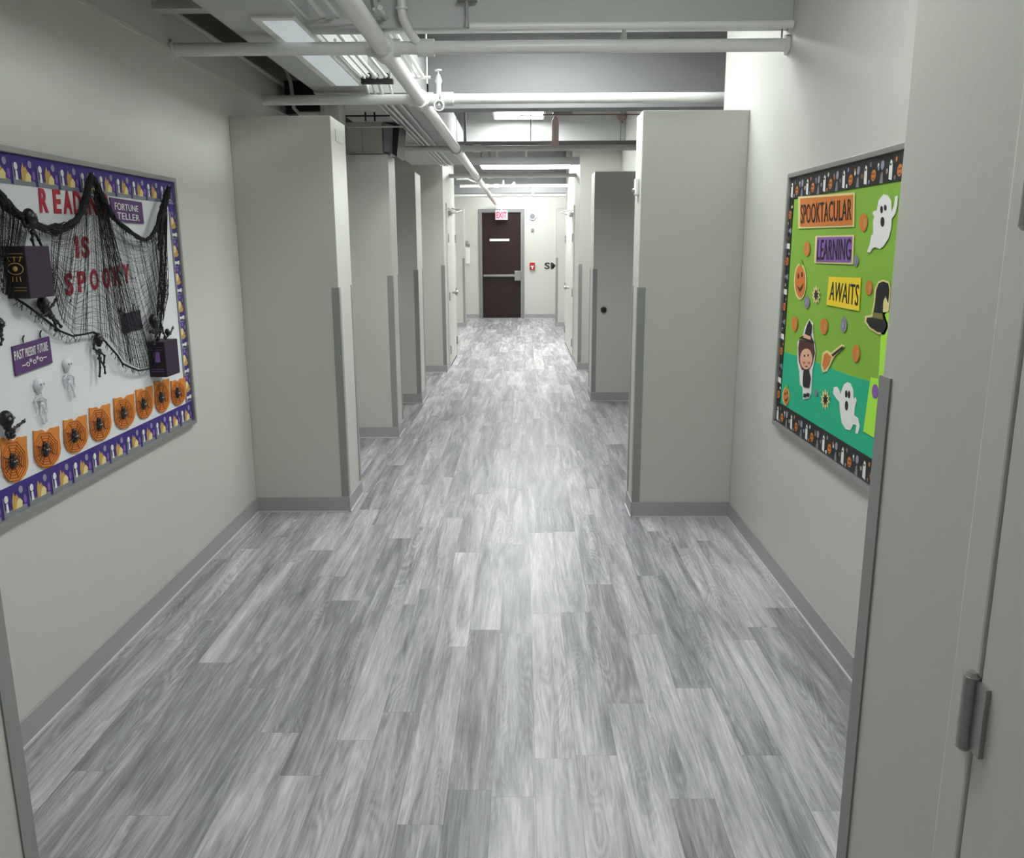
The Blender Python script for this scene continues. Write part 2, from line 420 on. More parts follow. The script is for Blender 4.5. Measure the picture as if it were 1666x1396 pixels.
def lettering(mb, s, TL, TR, BR, BL, n, d=.001, th=.0015, bold=.02, mi=0):
    vs, fs = text_mesh(s, bold); n = Vector(n)
    TL, TR, BR, BL = (Vector(q) for q in (TL, TR, BR, BL)); out = []
    for a, b, z in vs:
        out.append((BL * (1 - a) + BR * a) * (1 - b) + (TL * (1 - a) + TR * a) * b + n * (d + th * z))
    mb.add(out, fs, mi); return mb

# exit sign over the door
ex = thing('exit_sign', (-.40, YE - .05, 1.93), 'lit exit sign with red letters over the dark fire door', 'exit sign')
MB().box(-.52, -.28, YE - .10, YE - .04, 1.925, 2.105).build('housing', M_WHITE, ex, bevel=.004)
MB().box(-.51, -.29, YE - .105, YE - .100, 1.935, 2.095).build('lit_face', M_EXIT, ex)
lettering(MB(), 'EXIT', (-.50, YE - .105, 2.075), (-.30, YE - .105, 2.075), (-.30, YE - .105, 1.955), (-.50, YE - .105, 1.955), (0, -1, 0), 0, .003, .03).build('lettering', M_EXITL, ex)
MB().tube([(-.40, YE - .07, 2.105), (-.40, YE - .07, 2.14)], .012, 8).box(-.44, -.36, YE - .04, YE - .0, 2.06, 2.10).build('mount', M_WHITE, ex)
# things on the end wall
al = thing('fire_alarm_pull', (.203, YE, .99), 'small red fire alarm pull station on the end wall beside the exit door', 'fire alarm')
MB().box(.150, .256, YE - .04, YE, .96, 1.10).build('body', M_ALARM, al, bevel=.006)
MB().box(.17, .236, YE - .055, YE - .04, 1.02, 1.04).box(.19, .216, YE - .05, YE - .04, .98, 1.02).build('pull_handle', M_WHITE, al)
st = thing('alarm_speaker', (.203, YE, 1.93), 'round grey wall speaker above the fire alarm pull on the end wall', 'speaker')
MB().tube([(.203, YE, 1.99), (.203, YE - .03, 1.99)], [.075, .068], 20).build('rim', M_WHITE, st)
MB().tube([(.203, YE - .03, 1.99), (.203, YE - .036, 1.99)], [.052, .045], 20).build('grille', M_GREY, st)
MB().box(.175, .235, YE - .02, YE, 1.70, 1.76).tube([(.205, YE - .02, 1.73), (.205, YE - .028, 1.73)], .012, 10)
tag(MB().box(.175, .235, YE - .02, YE, 1.70, 1.76).tube([(.205, YE - .02, 1.73), (.205, YE - .03, 1.73)], .014, 10).build('wall_sensor', M_ALU, bevel=.0),
    'tiny square sensor on the end wall between round speaker and red alarm', 'sensor')
tag(lettering(MB(), 'SM', (.445, YE, 1.10), (.74, YE, 1.10), (.74, YE, .97), (.445, YE, .97), (0, -1, 0), .001, .004, .03).build('wall_lettering', M_DSTEEL),
    'black letters on the end wall, cut off by the last partition', 'lettering')
nt = thing('wall_notice', (-1.078, YE, 1.08), 'narrow white notice board on the end wall at the hinge side of the exit', 'notice')
MB().box(-1.12, -1.035, YE - .02, YE, 1.08, 1.40).build('board', M_WHITE, nt, bevel=.003)
tag(MB().box(-1.13, -1.06, YE - .03, YE, 1.46, 1.53).box(-1.065, -1.025, YE - .025, YE, 1.42, 1.47).build('thermostat', M_ROD, bevel=.003),
    'small grey thermostat above the narrow white notice on the end wall', 'thermostat')
# small things on partitions
t_ = thing('door_stop', (.748, 7.74, .85), 'small round black rubber stop on the dark partition face', 'door stop')
MB().tube([(.748, 7.74, .851), (.748, 7.722, .851)], [.028, .026], 16).build('base_plate', M_DSTEEL, t_)
MB().tube([(.748, 7.722, .851), (.748, 7.69, .851)], [.02, .016], 14).build('rubber_tip', M_BLACK, t_)
t_ = thing('wall_sensor', (.59, 4.40, 1.68), 'small white motion sensor on the end of the partition past the green board', 'sensor')
MB().box(.572, .59, 4.37, 4.44, 1.675, 1.76).build('housing', M_WHITE, t_, bevel=.008)
MB().ball((.571, 4.405, 1.70), .013, seg=12, rg=8).build('lens', M_ALU, t_)
tag(MB().box(-.957, -.954, 4.50, 4.63, 1.96, 2.02).build('cover_plate', M_WING, bevel=.001),
    'painted blank cover plate near the top of the partition end past the reading board', 'cover plate')

# ------------------------------------------------------------------ beams, duct, soffits
struct(MB().box(XL - .44, -1.19, 3.58, 3.66, 2.355, ZC).build('trim_4', M_CEIL, bevel=.004))
struct(MB().box(-1.19, XR, 3.70, 3.80, 2.305, ZC).build('trim_4', M_CEIL, bevel=.004))
struct(MB().box(-.61, XR + .9, 5.80, 5.96, 2.310, ZC).build('trim_5', M_BEAM, bevel=.004))
struct(MB().box(-1.19, XR, 9.40, 9.72, 2.50, ZC).build('trim_6', M_CEIL, bevel=.004))
struct(MB().box(XL, XR, 12.86, 13.1, 2.30, ZC).build('trim_7', M_BEAM, bevel=.004))
struct(MB().box(XL, XR, 14.7, 14.95, 2.30, ZC).build('trim_8', M_BEAM, bevel=.004))
# crack line in the beam
# long duct along the reading side
du = thing('duct', (-1.0, 3.0, 2.30), 'long flat painted duct hung along the ceiling beside the dark gap', 'duct')
MB().box(-1.19, -.87, .2, 5.06, 2.30, 2.62).build('duct_run', M_CEIL, du, bevel=.004)
MB().box(-1.19, -.62, 5.06, 9.40, 2.285, 2.62).build('duct_run', M_CEIL, du, bevel=.004)
for yy in (1.6, 2.8): MB().box(-1.192, -.868, yy, yy + .012, 2.298, 2.62).build('duct_seam', M_DUCT, du)
bx = thing('junction_box', (-1.10, 6.36, 2.07), 'grey sheet metal box resting on the partition that holds the black speaker panel', 'box')
MB().box(-1.247, -.985, 6.20, 6.52, 2.075, 2.285).build('box_body', M_DUCT, bx, bevel=.004)
MB().box(-1.252, -.980, 6.19, 6.20, 2.072, 2.080).box(-1.13, -1.126, 6.197, 6.20, 2.08, 2.28).build('box_seam', M_ROD, bx)
sp = thing('speaker', (-.93, 6.3, 2.06), 'black faced speaker on a grey tapered shell beside the sheet metal box', 'speaker')
MB().add([(-.978, 6.2, 2.085), (-.978, 6.5, 2.085), (-.978, 6.5, 2.28), (-.978, 6.2, 2.28), (-.915, 6.2, 2.09), (-.915, 6.5, 2.09), (-.905, 6.5, 2.265), (-.905, 6.2, 2.265)],
         [(0, 1, 2, 3), (4, 7, 6, 5), (0, 4, 5, 1), (2, 6, 7, 3), (1, 5, 6, 2), (0, 3, 7, 4)]).build('shell', M_SPKG, sp)
MB().add([(-.917, 6.18, 2.07), (-.917, 6.52, 2.07), (-.903, 6.52, 2.278), (-.903, 6.18, 2.278), (-.885, 6.18, 2.05), (-.885, 6.52, 2.05), (-.858, 6.52, 2.265), (-.858, 6.18, 2.265)],
         [(0, 1, 2, 3), (4, 7, 6, 5), (0, 4, 5, 1), (2, 6, 7, 3), (1, 5, 6, 2), (0, 3, 7, 4)]).build('front_panel', M_BLACK, sp)
MB().box(-.935, -.905, 6.20, 6.24, 2.055, 2.07).build('bracket', M_WHITE, sp)
# box over the partition past the reading board and pipes in the dark gap
tag(MB().box(-1.17, -1.06, 5.12, 5.3, 2.14, 2.284).build('junction_box', M_DUCT, bevel=.003),
    'small square painted box under the duct just past the reading board partition', 'box')
tag(MB().tube([(-1.40, 5.15, 2.55), (-1.34, 5.15, 2.36), (-1.33, 5.15, 2.22), (-1.30, 5.15, 2.19), (-1.17, 5.15, 2.19)], .011, 8).build('conduit', M_CEIL),
    'thin bent pipe dropping out of the dark ceiling gap above the partition', 'pipe')
tag(MB().box(-1.42, -1.20, 5.3, 5.7, 2.21, 2.40).build('junction_box', M_BLACK, bevel=.004),
    'black box in the dark ceiling gap behind the bent pipe', 'box')

# ------------------------------------------------------------------ ceiling lights
def fixture(x0, x1, y0, y1, z, key, label, grp='ceiling lights along the corridor'):
    t = thing('ceiling_light', ((x0 + x1) / 2, (y0 + y1) / 2, z), label, 'ceiling light', grp)
    b = MB().box(x0, x1, y0, y0 + .02, z, z + .07).box(x0, x1, y1 - .02, y1, z, z + .07).box(x0, x0 + .02, y0 + .02, y1 - .02, z, z + .07)
    b.box(x1 - .02, x1, y0 + .02, y1 - .02, z, z + .07).box(x0, x1, y0, y1, z + .07, z + .085)
    b.build('housing', M_WHITE, t)
    MB().box(x0 + .02, x1 - .02, y0 + .02, y1 - .02, z + .004, z + .016).build('diffuser', M_LDIM if key is None else M_L[key], t)
    if z < 2.7 and key:
        for xx in (x0 + .1, x1 - .1): MB().tube([(xx, (y0 + y1) / 2, z + .085), (xx, (y0 + y1) / 2, ZC)], .004, 6).build('hanger', M_ROD, t)
    return t
fixture(-.15, .45, 1.30, 2.50, 2.76, 'near', 'bright ceiling light above the floor beside the two notice boards')
fixture(-.15, .45, 4.12, 5.25, 2.74, 'bay', 'bright ceiling light in the bay over the first pair of partitions')
fixture(-.29, .235, 8.05, 9.25, 2.72, 'mid', 'brilliant white ceiling light hanging just above the row of strut hangers')
fixture(-.55, .65, 11.3, 11.9, 2.45, 'cross', 'wide lit ceiling light set crosswise over the closet doors')
fixture(-.5, .7, 13.6, 14.2, 2.72, 'far', 'added unseen fill light in the bay before the last partitions')  # hidden behind the beams, added to brighten the end wall
fixture(-.6, .6, 15.7, 16.3, 2.72, 'far', 'added unseen fill light nearest the fire exit door')  # also an unseen lamp, put in for the end wall brightness
dl = thing('strip_light', (-.96, 4.15, 2.28), 'dim narrow strip light on the flat duct above the reading board', 'ceiling light')
MB().box(-1.045, -.872, 3.46, 4.86, 2.288, 2.30).build('housing', M_WHITE, dl, bevel=.003)
MB().box(-1.005, -.885, 3.50, 4.82, 2.282, 2.288).build('diffuser', M_LDIM, dl)

# ------------------------------------------------------------------ pipes
def pipe(pts, r, name, label, grp=None, rings=(), mt=None, n=16):
    t = thing(name, pts[0], label, 'pipe', grp)
    MB().tube(pts, r, n).build('pipe_run', mt or M_PIPE, t)
    for p, q in rings:
        MB().tube([p, q], r * 1.35, n).build('coupling', mt or M_PIPE, t)
    return t
MX = lambda y: -.578 + (y - 3) * .0048
main = pipe([(MX(y), y, 2.235) for y in (.3, 3.75, 8, 12, 16.8)], .037, 'main_pipe',
            'thick white main pipe running the length of the ceiling', None,
            [((MX(3.70), 3.70, 2.235), (MX(3.80), 3.80, 2.235)), ((MX(4.93), 4.93, 2.235), (MX(5.07), 5.07, 2.235)), ((MX(7.4), 7.4, 2.235), (MX(7.55), 7.55, 2.235)),
             ((MX(10.5), 10.45, 2.235), (MX(10.5), 10.56, 2.235)), ((MX(1.9), 1.9, 2.235), (MX(2.0), 2.0, 2.235))])
CP = 'white pipes crossing the corridor'
def cross(y, x0, x1, z, r, label, tees=()):
    mx = MX(y)
    t = pipe([(x0, y, z), (x1, y, z)], r, 'cross_pipe', label, CP,
             [((mx - .07, y, z), (mx + .07, y, z))] + [((q - .035, y, z), (q + .035, y, z)) for q in tees])
    return t
c1 = cross(3.75, XL, XR - .002, 2.240, .0265, 'white pipe crossing from the reading wall in front of the nearest beam', (-.40,))
MB().tube([(XL, 3.75, 2.24), (XL + .014, 3.75, 2.24)], .04, 16).build('wall_flange', M_PIPE, c1)
MB().tube([(XR - .016, 3.75, 2.24), (XR - .002, 3.75, 2.24)], .04, 16).build('wall_flange', M_PIPE, c1)
MB().tube([(XR - .03, 3.75, 2.26), (XR - .03, 3.74, 2.34)], .004, 6).build('hanger', M_ROD, c1)
sg = MB().tube([(.425, 3.75, 2.262), (.425, 3.75, 2.285)], [.014, .012], 10).tube([(.425, 3.75, 2.285), (.425, 3.75, 2.315)], [.012, .005], 10)
sg.build('sprinkler_head', M_PIPE, c1)
c2 = cross(5.0, XL, XR + .85, 2.240, .0275, 'bright white pipe crossing above the first pair of partitions', (-.42,))
vv = MB().tube([(-.468, 5.0, 2.26), (-.468, 5.0, 2.32), (-.468, 5.0, 2.335), (-.468, 5.0, 2.36), (-.468, 5.0, 2.372)], [.013, .013, .021, .012, .008], 12)
vv.tube([(-.468, 5.0, 2.372), (-.468, 5.0, 2.392)], .003, 6).tube([(-.468, 5.0, 2.39), (-.468, 5.0, 2.396)], .02, 12)
vv.build('valve', M_PIPE, c2)
vh = MB()
for k in range(18):
    a = 2 * math.pi * k / 18; b2 = 2 * math.pi * (k + 1) / 18
    vh.tube([(-.465 + .027 * math.cos(a), 4.965, 2.20 + .027 * math.sin(a)), (-.465 + .027 * math.cos(b2), 4.965, 2.20 + .027 * math.sin(b2))], .005, 6, cap=False)
vh.tube([(-.465, 4.965, 2.20), (-.465, 5.0, 2.225)], .008, 6)
vh.build('hand_wheel', M_PIPE, c2)
cross(7.5, XL, XR, 2.245, .024, 'white pipe crossing under the grey strut below the brilliant light', (-.38,))
cross(10.5, -.874, .65, 2.255, .024, 'white pipe crossing in front of the crosswise light', (-.38, .1))
cf = cross(12.2, -.874, .65, 2.25, .022, 'white pipe crossing below the first far grey beam', (-.36,))
cg = cross(14.3, XL, XR, 2.24, .022, 'white pipe crossing nearest the fire exit', (-.38,))
MB().tube([(-.26, 12.2, 2.27), (-.26, 12.2, 2.33)], [.018, .010], 10).build('valve', M_PIPE, cf)
MB().tube([(-.14, 12.2, 2.262), (-.10, 12.2, 2.30)], [.016, .020], 10).build('drain_plug', M_PIPE, cf)
MB().tube([(.18, 14.3, 2.26), (.18, 14.3, 2.36)], .02, 10).build('hanger', M_PIPE, cg)
tag(MB().tube([(-.874, 11.6, 2.30), (-.72, 11.6, 2.30), (-.66, 11.6, 2.27), (-.60, 11.4, 2.24)], .012, 8).build('branch_pipe', M_PIPE),
    'short bent white branch pipe joining the main pipe above the closet doors', 'pipe')
# grey struts
SG = 'grey steel struts hanging across the ceiling'
def strut(y, x0, x1, z0, z1, d, label, rods):
    t = thing('strut_channel', ((x0 + x1) / 2, y, z0), label, 'strut', SG)
    b = MB().box(x0, x1, y, y + d, z1 - .004, z1).box(x0, x1, y, y + .004, z0, z1 - .004).box(x0, x1, y + d - .004, y + d, z0, z1 - .004)
    b.box(x0, x1, y + .004, y + d - .004, z0, z0 + .003)
    b.build('channel', M_ROD, t)
    for x, r, mt in rods: MB().tube([(x, y + d / 2, z1), (x, y + d / 2, ZC)], r, 8).build('hanger', mt, t)
    return t
strut(7.56, -.61, XR, 2.275, 2.31, .04, 'grey strut just above the crossing pipe below the brilliant light', [(-.49, .012, M_ROD), (-.56, .003, M_ROD), (.078, .004, M_ROD), (.85, .004, M_ROD)])
strut(9.86, -.874, .65, 2.325, 2.405, .06, 'thick grey strut spanning between the two closet blocks', [(-.46, .010, M_ROD), (-.36, .010, M_ROD), (-.28, .014, M_PIPE), (.05, .010, M_PIPE), (.36, .016, M_ROD)])
tag(MB().tube([(.285, 7.5, 2.26), (.285, 7.5, 2.46)], .031, 14).tube([(.285, 7.5, 2.46), (.285, 7.5, 2.50)], [.031, .012], 14).tube([(.285, 7.5, 2.50), (.285, 7.5, ZC)], .010, 10).build('riser_pipe', mat('pinkish_pipe', (236, 214, 206), .4)),
    'short thick pinkish riser pipe standing on the crossing pipe beyond the brilliant light', 'pipe')
tag(MB().tube([(-.02, 7.35, 2.49), (.20, 7.3, 2.485), (XR, 7.35, 2.49)], .005, 6).build('cable', mat('faded_red_cable', (168, 110, 108), .5)),
    'thin faded red cable strung across the ceiling beside the brilliant light', 'cable')
t_ = thing('sprinkler_bell', (.83, 7.33, 2.43), 'small pinkish round fitting hanging on the red cable above the partition', 'fitting')
MB().tube([(.83, 7.35, 2.495), (.83, 7.35, 2.475)], [.03, .05], 14).tube([(.83, 7.35, 2.475), (.83, 7.35, 2.44)], [.05, .022], 14).build('cap', mat('faded_pink_metal', (176, 150, 146), .5), t_)
MB().tube([(.83, 7.35, 2.44), (.83, 7.35, 2.42)], .014, 10).build('nozzle', M_ROD, t_)
MB().tube([(.83, 7.35, 2.495), (.83, 7.35, ZC)], .005, 6).build('hanger', M_ROD, t_)
tag(MB().box(.26, .42, 7.3, 7.36, 2.492, 2.515).build('cable_clamp', M_ROD, bevel=.002),
    'dark grey clamp on the red cable above the riser pipe', 'clamp')
# conduits beside the main pipe
CG = 'thin white conduits beside the main pipe'
for x, r, y0, lab in ((-.906, .007, 4.05, 'thin white conduit next to the dim strip light'), (-.868, .006, 3.2, 'thin dull conduit second from the dim strip light'),
                      (-.832, .007, 4.0, 'thin white conduit third from the dim strip light'), (-.793, .010, 3.0, 'thicker white conduit fourth from the dim strip light'),
                      (-.736, .008, 3.0, 'thin white conduit next to the thick main pipe')):
    t = thing('conduit', (x, y0, 2.33), lab, 'conduit', CG)
    MB().tube([(x, y0, 2.33), (x, 4.90, 2.33), (x, 5.03, 2.273), (x, 9.35, 2.273)] if x > -.9 else [(x, y0, 2.33), (x, 5.0, 2.33)], r, 8).build('conduit_run', M_PIPE, t)
    for yy in (4.80,): MB().tube([(x, yy, 2.33), (x, yy + .03, 2.33)], r * 1.5, 8).build('coupling', M_PIPE, t)
t = thing('strut_channel', (-.82, 4.83, 2.30), 'dark clamp rail under the thin conduits beside the dim strip light', 'strut', SG)
MB().box(-.98, -.70, 4.82, 4.86, 2.295, 2.318).build('channel', M_DSTEEL, t)
for x in (-.965, -.715): MB().tube([(x, 4.84, 2.318), (x, 4.84, ZC)], .005, 6).build('hanger', M_ROD, t)
for x in (-.906, -.832, -.793, -.736): MB().box(x - .013, x + .013, 4.815, 4.865, 2.318, 2.345).build('clamp', M_DSTEEL, t)
t = thing('strut_channel', (-.85, 3.86, 2.35), 'grey clamp rail holding the conduits above the nearest crossing pipe', 'strut', SG)
MB().box(-.86, -.62, 3.60, 3.64, 2.300, 2.318).build('channel', M_CEIL, t)
t = thing('strut_channel', (-1.0, 6.35, 2.26), 'dark rod rail over the sheet metal box under the duct', 'strut', SG)
MB().tube([(-1.22, 5.75, 2.262), (-.86, 5.75, 2.262)], .006, 8).build('channel', M_DSTEEL, t)
MB().tube([(-1.20, 5.95, 2.22), (-.80, 5.95, 2.22)], .006, 8).build('conduit_run', M_CEIL, t)
for x in (-1.02, -.96): MB().tube([(x, 5.75, 2.23), (x, 5.75, 2.285)], .006, 8).build('clamp', M_DSTEEL, t)
t = thing('conduit', (-.566, 3.0, 2.33), 'twin white conduit above and beside the main pipe ending at a short bar', 'conduit', CG)
MB().tube([(-.556, 3.55, 2.345), (-.545, 4.90, 2.345)], .010, 10).tube([(-.58, 3.55, 2.34), (-.575, 4.9, 2.34)], .006, 8).build('conduit_run', M_PIPE, t)
MB().tube([(-.63, 4.93, 2.343), (-.505, 4.93, 2.343)], .0085, 10).build('end_bar', M_PIPE, t)
MB().tube([(-.524, 4.93, 2.31), (-.524, 4.93, ZC)], .0045, 6).build('hanger', M_PIPE, t)
pipe([(-.485, 3.66, ZC), (-.485, 3.66, 2.36), (-.482, 3.665, 2.335), (-.46, 3.70, 2.29), (-.428, 3.745, 2.25)], .018, 'drop_pipe',
     'white elbow pipe dropping to join the nearest crossing pipe', None, [((-.485, 3.66, 2.365), (-.485, 3.66, 2.375))])
tb = pipe([(-.225, 3.665, 2.300), (XR - .01, 3.665, 2.300)], .016, 'thin_pipe', 'thin white pipe along the lower edge of the nearest beam', None)
MB().tube([(-.222, 3.665, 2.30), (-.222, 3.665, 2.40)], .006, 8).box(-.26, -.18, 3.64, 3.70, 2.40, 2.408).build('hanger', M_BEAM, tb)
MB().tube([(-.222, 3.64, 2.32), (-.222, 3.64, 2.29)], [.008, .012], 8).build('clamp', M_ROD, tb)

tag(MB().tube([(-.60, 3.5, 2.50), (-.40, 3.66, 2.53)], .006, 6).tube([(-.60, 3.5, 2.50), (-.60, 3.66, 2.36)], .006, 6).tube([(-.64, 3.4, 2.6), (-.565, 3.60, 2.38)], .006, 6).build('brace_rod', M_BEAM),
    'thin painted brace rods above the coupling on the main pipe', 'brace')

# ================================================================== notice boards
FR = [Vector(r) for r in ROT]
def on_wall(px, py, side, d=.012):
    """real position of a spot of the board surface (plane at distance d from the wall)"""
    x = (XL + d) if side < 0 else (XR - d)
    dr = FR[0] * ((px - 833) / FPX) + FR[1] * ((698 - py) / FPX) + FR[2]
    t = x / dr.x
    return Vector((x, dr.y * t, CAM_H + dr.z * t))
NL, NR = Vector((1, 0, 0)), Vector((-1, 0, 0))
BZ0, BZ1 = .667, 1.712

def board(side, y0, y1, name, label):
    s = -side; X = XL if side < 0 else XR; nn = Vector((s, 0, 0))
    t = thing(name, (X, (y0 + y1) / 2, BZ0), label, 'notice board')
    def bx(d0, d1, a, b, z0, z1): return (min(X + s * d0, X + s * d1), max(X + s * d0, X + s * d1), a, b, z0, z1)
    f = .018
    b = MB().box(*bx(0, .022, y0, y1, BZ0, BZ0 + f)).box(*bx(0, .022, y0, y1, BZ1 - f, BZ1)).box(*bx(0, .022, y0, y0 + f, BZ0 + f, BZ1 - f)).box(*bx(0, .022, y1 - f, y1, BZ0 + f, BZ1 - f))
    b.build('frame', M_ALU, t, bevel=.002)
    return t, s, X, bx
# ---- reading board
LY0, LY1 = 1.82, 3.618
bl, s, X, bx = board(-1, LY0, LY1, 'bulletin_board', 'bulletin board lettered READING IS SPOOKY on white paper with purple trim')
MB().box(*bx(.001, .010, LY0 + .018, LY1 - .018, BZ0 + .018, BZ1 - .018)).build('backing_paper', M_PAPER, bl)
TW = .085
def printed_strip(parent, s, X, a0, a1, horiz, z, kind, step):
    """scalloped border strip with a repeating printed motif; horiz: runs along y at height z (lower edge)"""
    nn = Vector((s, 0, 0)); st = MB(); pr = MB(); d0 = .0105; th = .0012
    def P(a, h, d=0): return Vector((X + s * (d0 + d), a, z + h)) if horiz else Vector((X + s * (d0 + d), z + h, a))
    st.slab([P(a0, 0), P(a1, 0), P(a1, TW), P(a0, TW)], nn, th, 0)
    def disc(a, h, ra, rh, mi, n=10, lift=.0): pr.slab([P(a + ra * math.cos(2 * math.pi * k / n), h + rh * math.sin(2 * math.pi * k / n), th + lift) for k in range(n)], nn, .0006, mi)
    def poly(pts, mi, lift=.0): pr.slab([P(a, h, th + lift) for a, h in pts], nn, .0006, mi)
    a = a0 + step * .5; i = 0
    while a < a1 - step * .3:
        if kind == 'night':
            poly([(a - .055, .0), (a + .055, .0), (a + .055, .012), (a + .02, .02), (a - .03, .016), (a - .055, .024)], 4)
            poly([(a - .014, .012), (a + .022, .012), (a + .022, .035), (a + .010, .055), (a + .004, .048), (a - .004, .064), (a - .014, .04)], 2, .0004)
            poly([(a + .000, .012), (a + .030, .012), (a + .034, .028), (a + .022, .040), (a + .008, .032)], 3, .0008)
            disc(a - .038, .052, .009, .011, 0); poly([(a - .044, .014), (a - .032, .014), (a - .034, .040), (a - .042, .040)], 0, .0006)
            disc(a + .034, .062, .010, .011, 5); poly([(a - .058, .0), (a - .050, .0), (a - .053, .06), (a - .056, .06)], 4, .001)
            disc(a + .048, .03, .008, .014, 1, 8, .0006)
        else:
            j = i % 3
            if j == 0: disc(a, .030, .017, .018, 0); disc(a - .006, .034, .003, .004, 5, 6, .0008); disc(a + .006, .034, .003, .004, 5, 6, .0008); poly([(a - .008, .022), (a + .008, .022), (a, .017)], 5, .0008)
            if j == 1: poly([(a - .012, .006), (a + .010, .010), (a + .012, .05), (a + .004, .066), (a - .006, .06), (a - .010, .04)], 1); disc(a, .052, .003, .004, 5, 6, .0008); disc(a + .006, .052, .002, .004, 5, 6, .0008)
            if j == 2: disc(a, .055, .012, .014, 2); poly([(a - .012, .002), (a + .012, .002), (a + .006, .03), (a - .004, .036)], 3)
            disc(a + step * .5, .012 + .045 * ((i * 7) % 3) / 2, .006, .007, (i + 1) % 4, 7)
            disc(a + step * .45, .064 - .03 * ((i * 5) % 3) / 2, .006, .008, (i + 2) % 4, 7)
        a += step; i += 1
    o = st.build('border_trim', M_PURP if kind == 'night' else M_BLACK, parent)
    pr.build('printed_pattern', [M_WHITE, M_VIO, M_GOLD, M_CREAM, M_GREY, M_SILV] if kind == 'night' else [M_ORANGE2, M_WHITE, M_SILV, M_GREY, M_CREAM, M_BLACK], o)
printed_strip(bl, s, X, LY0 + .02, LY1 - .02, True, BZ1 - .018 - TW, 'night', .125)
printed_strip(bl, s, X, LY0 + .02, LY1 - .02, True, BZ0 + .018, 'night', .125)
TWs = TW; TW = .06
printed_strip(bl, s, X, BZ0 + .105, BZ1 - .105, False, LY1 - .02 - .06, 'night', .115)
TW = TWs
# ---- green board
RY0, RY1 = 2.12, 3.575
br, s, X, bx = board(1, RY0, RY1, 'bulletin_board', 'bulletin board lettered SPOOKTACULAR LEARNING AWAITS on green and teal paper')
MB().box(*bx(.001, .009, RY0 + .018, RY1 - .018, BZ0 + .018, BZ1 - .018)).build('backing_paper', M_GREEN, br, label='leaf green paper')
q = [on_wall(1275, 572, 1, .009), on_wall(1330, 590, 1, .009), on_wall(1385, 612, 1, .009), on_wall(1440, 627, 1, .009)]
pts = [Vector((XR - .009, p.y, p.z)) for p in q] + [Vector((XR - .009, RY0 + .02, q[-1].z)), Vector((XR - .009, RY0 + .02, BZ0 + .02)), Vector((XR - .009, RY1 - .02, BZ0 + .02)), Vector((XR - .009, RY1 - .02, q[0].z))]
MB().slab(pts, NR, .0014).build('backing_paper', M_TEAL, br, label='teal paper hill')
printed_strip(br, -1, XR, RY0 + .02, RY1 - .02, True, BZ1 - .018 - TW, 'party', .062)
printed_strip(br, -1, XR, RY0 + .02, RY1 - .02, True, BZ0 + .018, 'party', .062)
TW = .045
printed_strip(br, -1, XR, BZ0 + .105, BZ1 - .105, False, RY1 - .02 - .045, 'party', .062)
TW = TWs

def cut(side, px, d, th, mi=0, mb=None):
    """card cut to an outline on the board surface"""
    mb = mb or MB(); mb.slab([on_wall(a, b, side, d) for a, b in px], NL if side < 0 else NR, th, mi); return mb
def ell(cx, cy, rx, ry, n=14, a0=0): return [(cx + rx * math.cos(a0 + 2 * math.pi * k / n), cy + ry * math.sin(a0 + 2 * math.pi * k / n)) for k in range(n)]
def words_on(side, s_, quad, d, mb=None, bold=.02, mi=0, th=.0012):
    P = [on_wall(a, b, side, d) for a, b in quad]
    return lettering(mb or MB(), s_, *P, NL if side < 0 else NR, 0, th, bold, mi)

# ---- red letters of READING IS SPOOKY: each is a cut-out
def letter(ch, x0, x1, yt0, yt1, yb0, yb1, lab):
    o = words_on(-1, ch, [(x0, yt0), (x1, yt1), (x1 + 3, yb1), (x0 + 3, yb0)], .0112, bold=.03, th=.002).build('cutout_letter', M_RED)
    tag(o, lab, 'letter', 'red letters on the reading board')
for i, (ch, x0, x1) in enumerate((('R', 62, 76), ('E', 85, 97), ('A', 101, 115), ('D', 118, 130), ('I', 135, 138), ('N', 142, 156), ('G', 160, 174))):
    o0 = (x0 - 62) * .085
    letter(ch, x0, x1, 306 + o0, 306 + o0 + (x1 - x0) * .085, 346 + o0 * .6, 346 + o0 * .6 + .5,
           'red cut-out letter %s in the top word of the reading board' % ch)
letter('I', 121, 126, 384, 384, 420, 420, 'red cut-out letter I starting the middle word of the reading board')
letter('S', 131, 143, 384, 385, 420, 419, 'red cut-out letter S ending the middle word of the reading board')
for ch, x0, x1, yt, yb, lab in (('S', 104, 117, 444, 481, 'first'), ('P', 125, 138, 441, 475, 'second'), ('O', 145, 158, 438, 472, 'third'), ('O', 165, 177, 436, 469, 'fourth'), ('K', 183, 196, 433, 465, 'fifth'), ('Y', 199, 209, 430, 461, 'last')):
    letter(ch, x0, x1, yt + 1, yt - 1, yb + 1, yb - 1, 'red cut-out letter %s, %s letter of SPOOKY on the reading board' % (ch, lab))

# ---- signs
def sign(name, outline, mt, label, lines, d=.02, th=.004, hooks=()):
    c = [sum(p[0] for p in outline) / len(outline), sum(p[1] for p in outline) / len(outline)]
    t = thing(name, on_wall(*c, -1, .01), label, 'sign')
    cut(-1, outline, d - .008, th + .0).build('card', mt, t)
    for txt, quad in lines: words_on(-1, txt, quad, d - .008 + th + .0003, bold=.0).build('lettering', M_WHITE, t)
    for h in hooks: MB().tube([on_wall(h[0], h[1], -1, .013), on_wall(h[0] - 1, h[1] - 6, -1, .02), on_wall(h[0] + 1, h[1] - 11, -1, .012)], .0022, 6).build('hook', M_BLACK, t)
sign('hanging_sign', [(177, 321), (229, 329), (233, 364), (205, 362), (183, 357)], M_SIGNP, 'plum sign lettered FORTUNE TELLER near the top corner of the reading board',
     [('FORTUNE', [(186, 329), (224, 335), (225, 345), (187, 341)]), ('TELLER', [(190, 345), (226, 350), (227, 360), (191, 356)])])
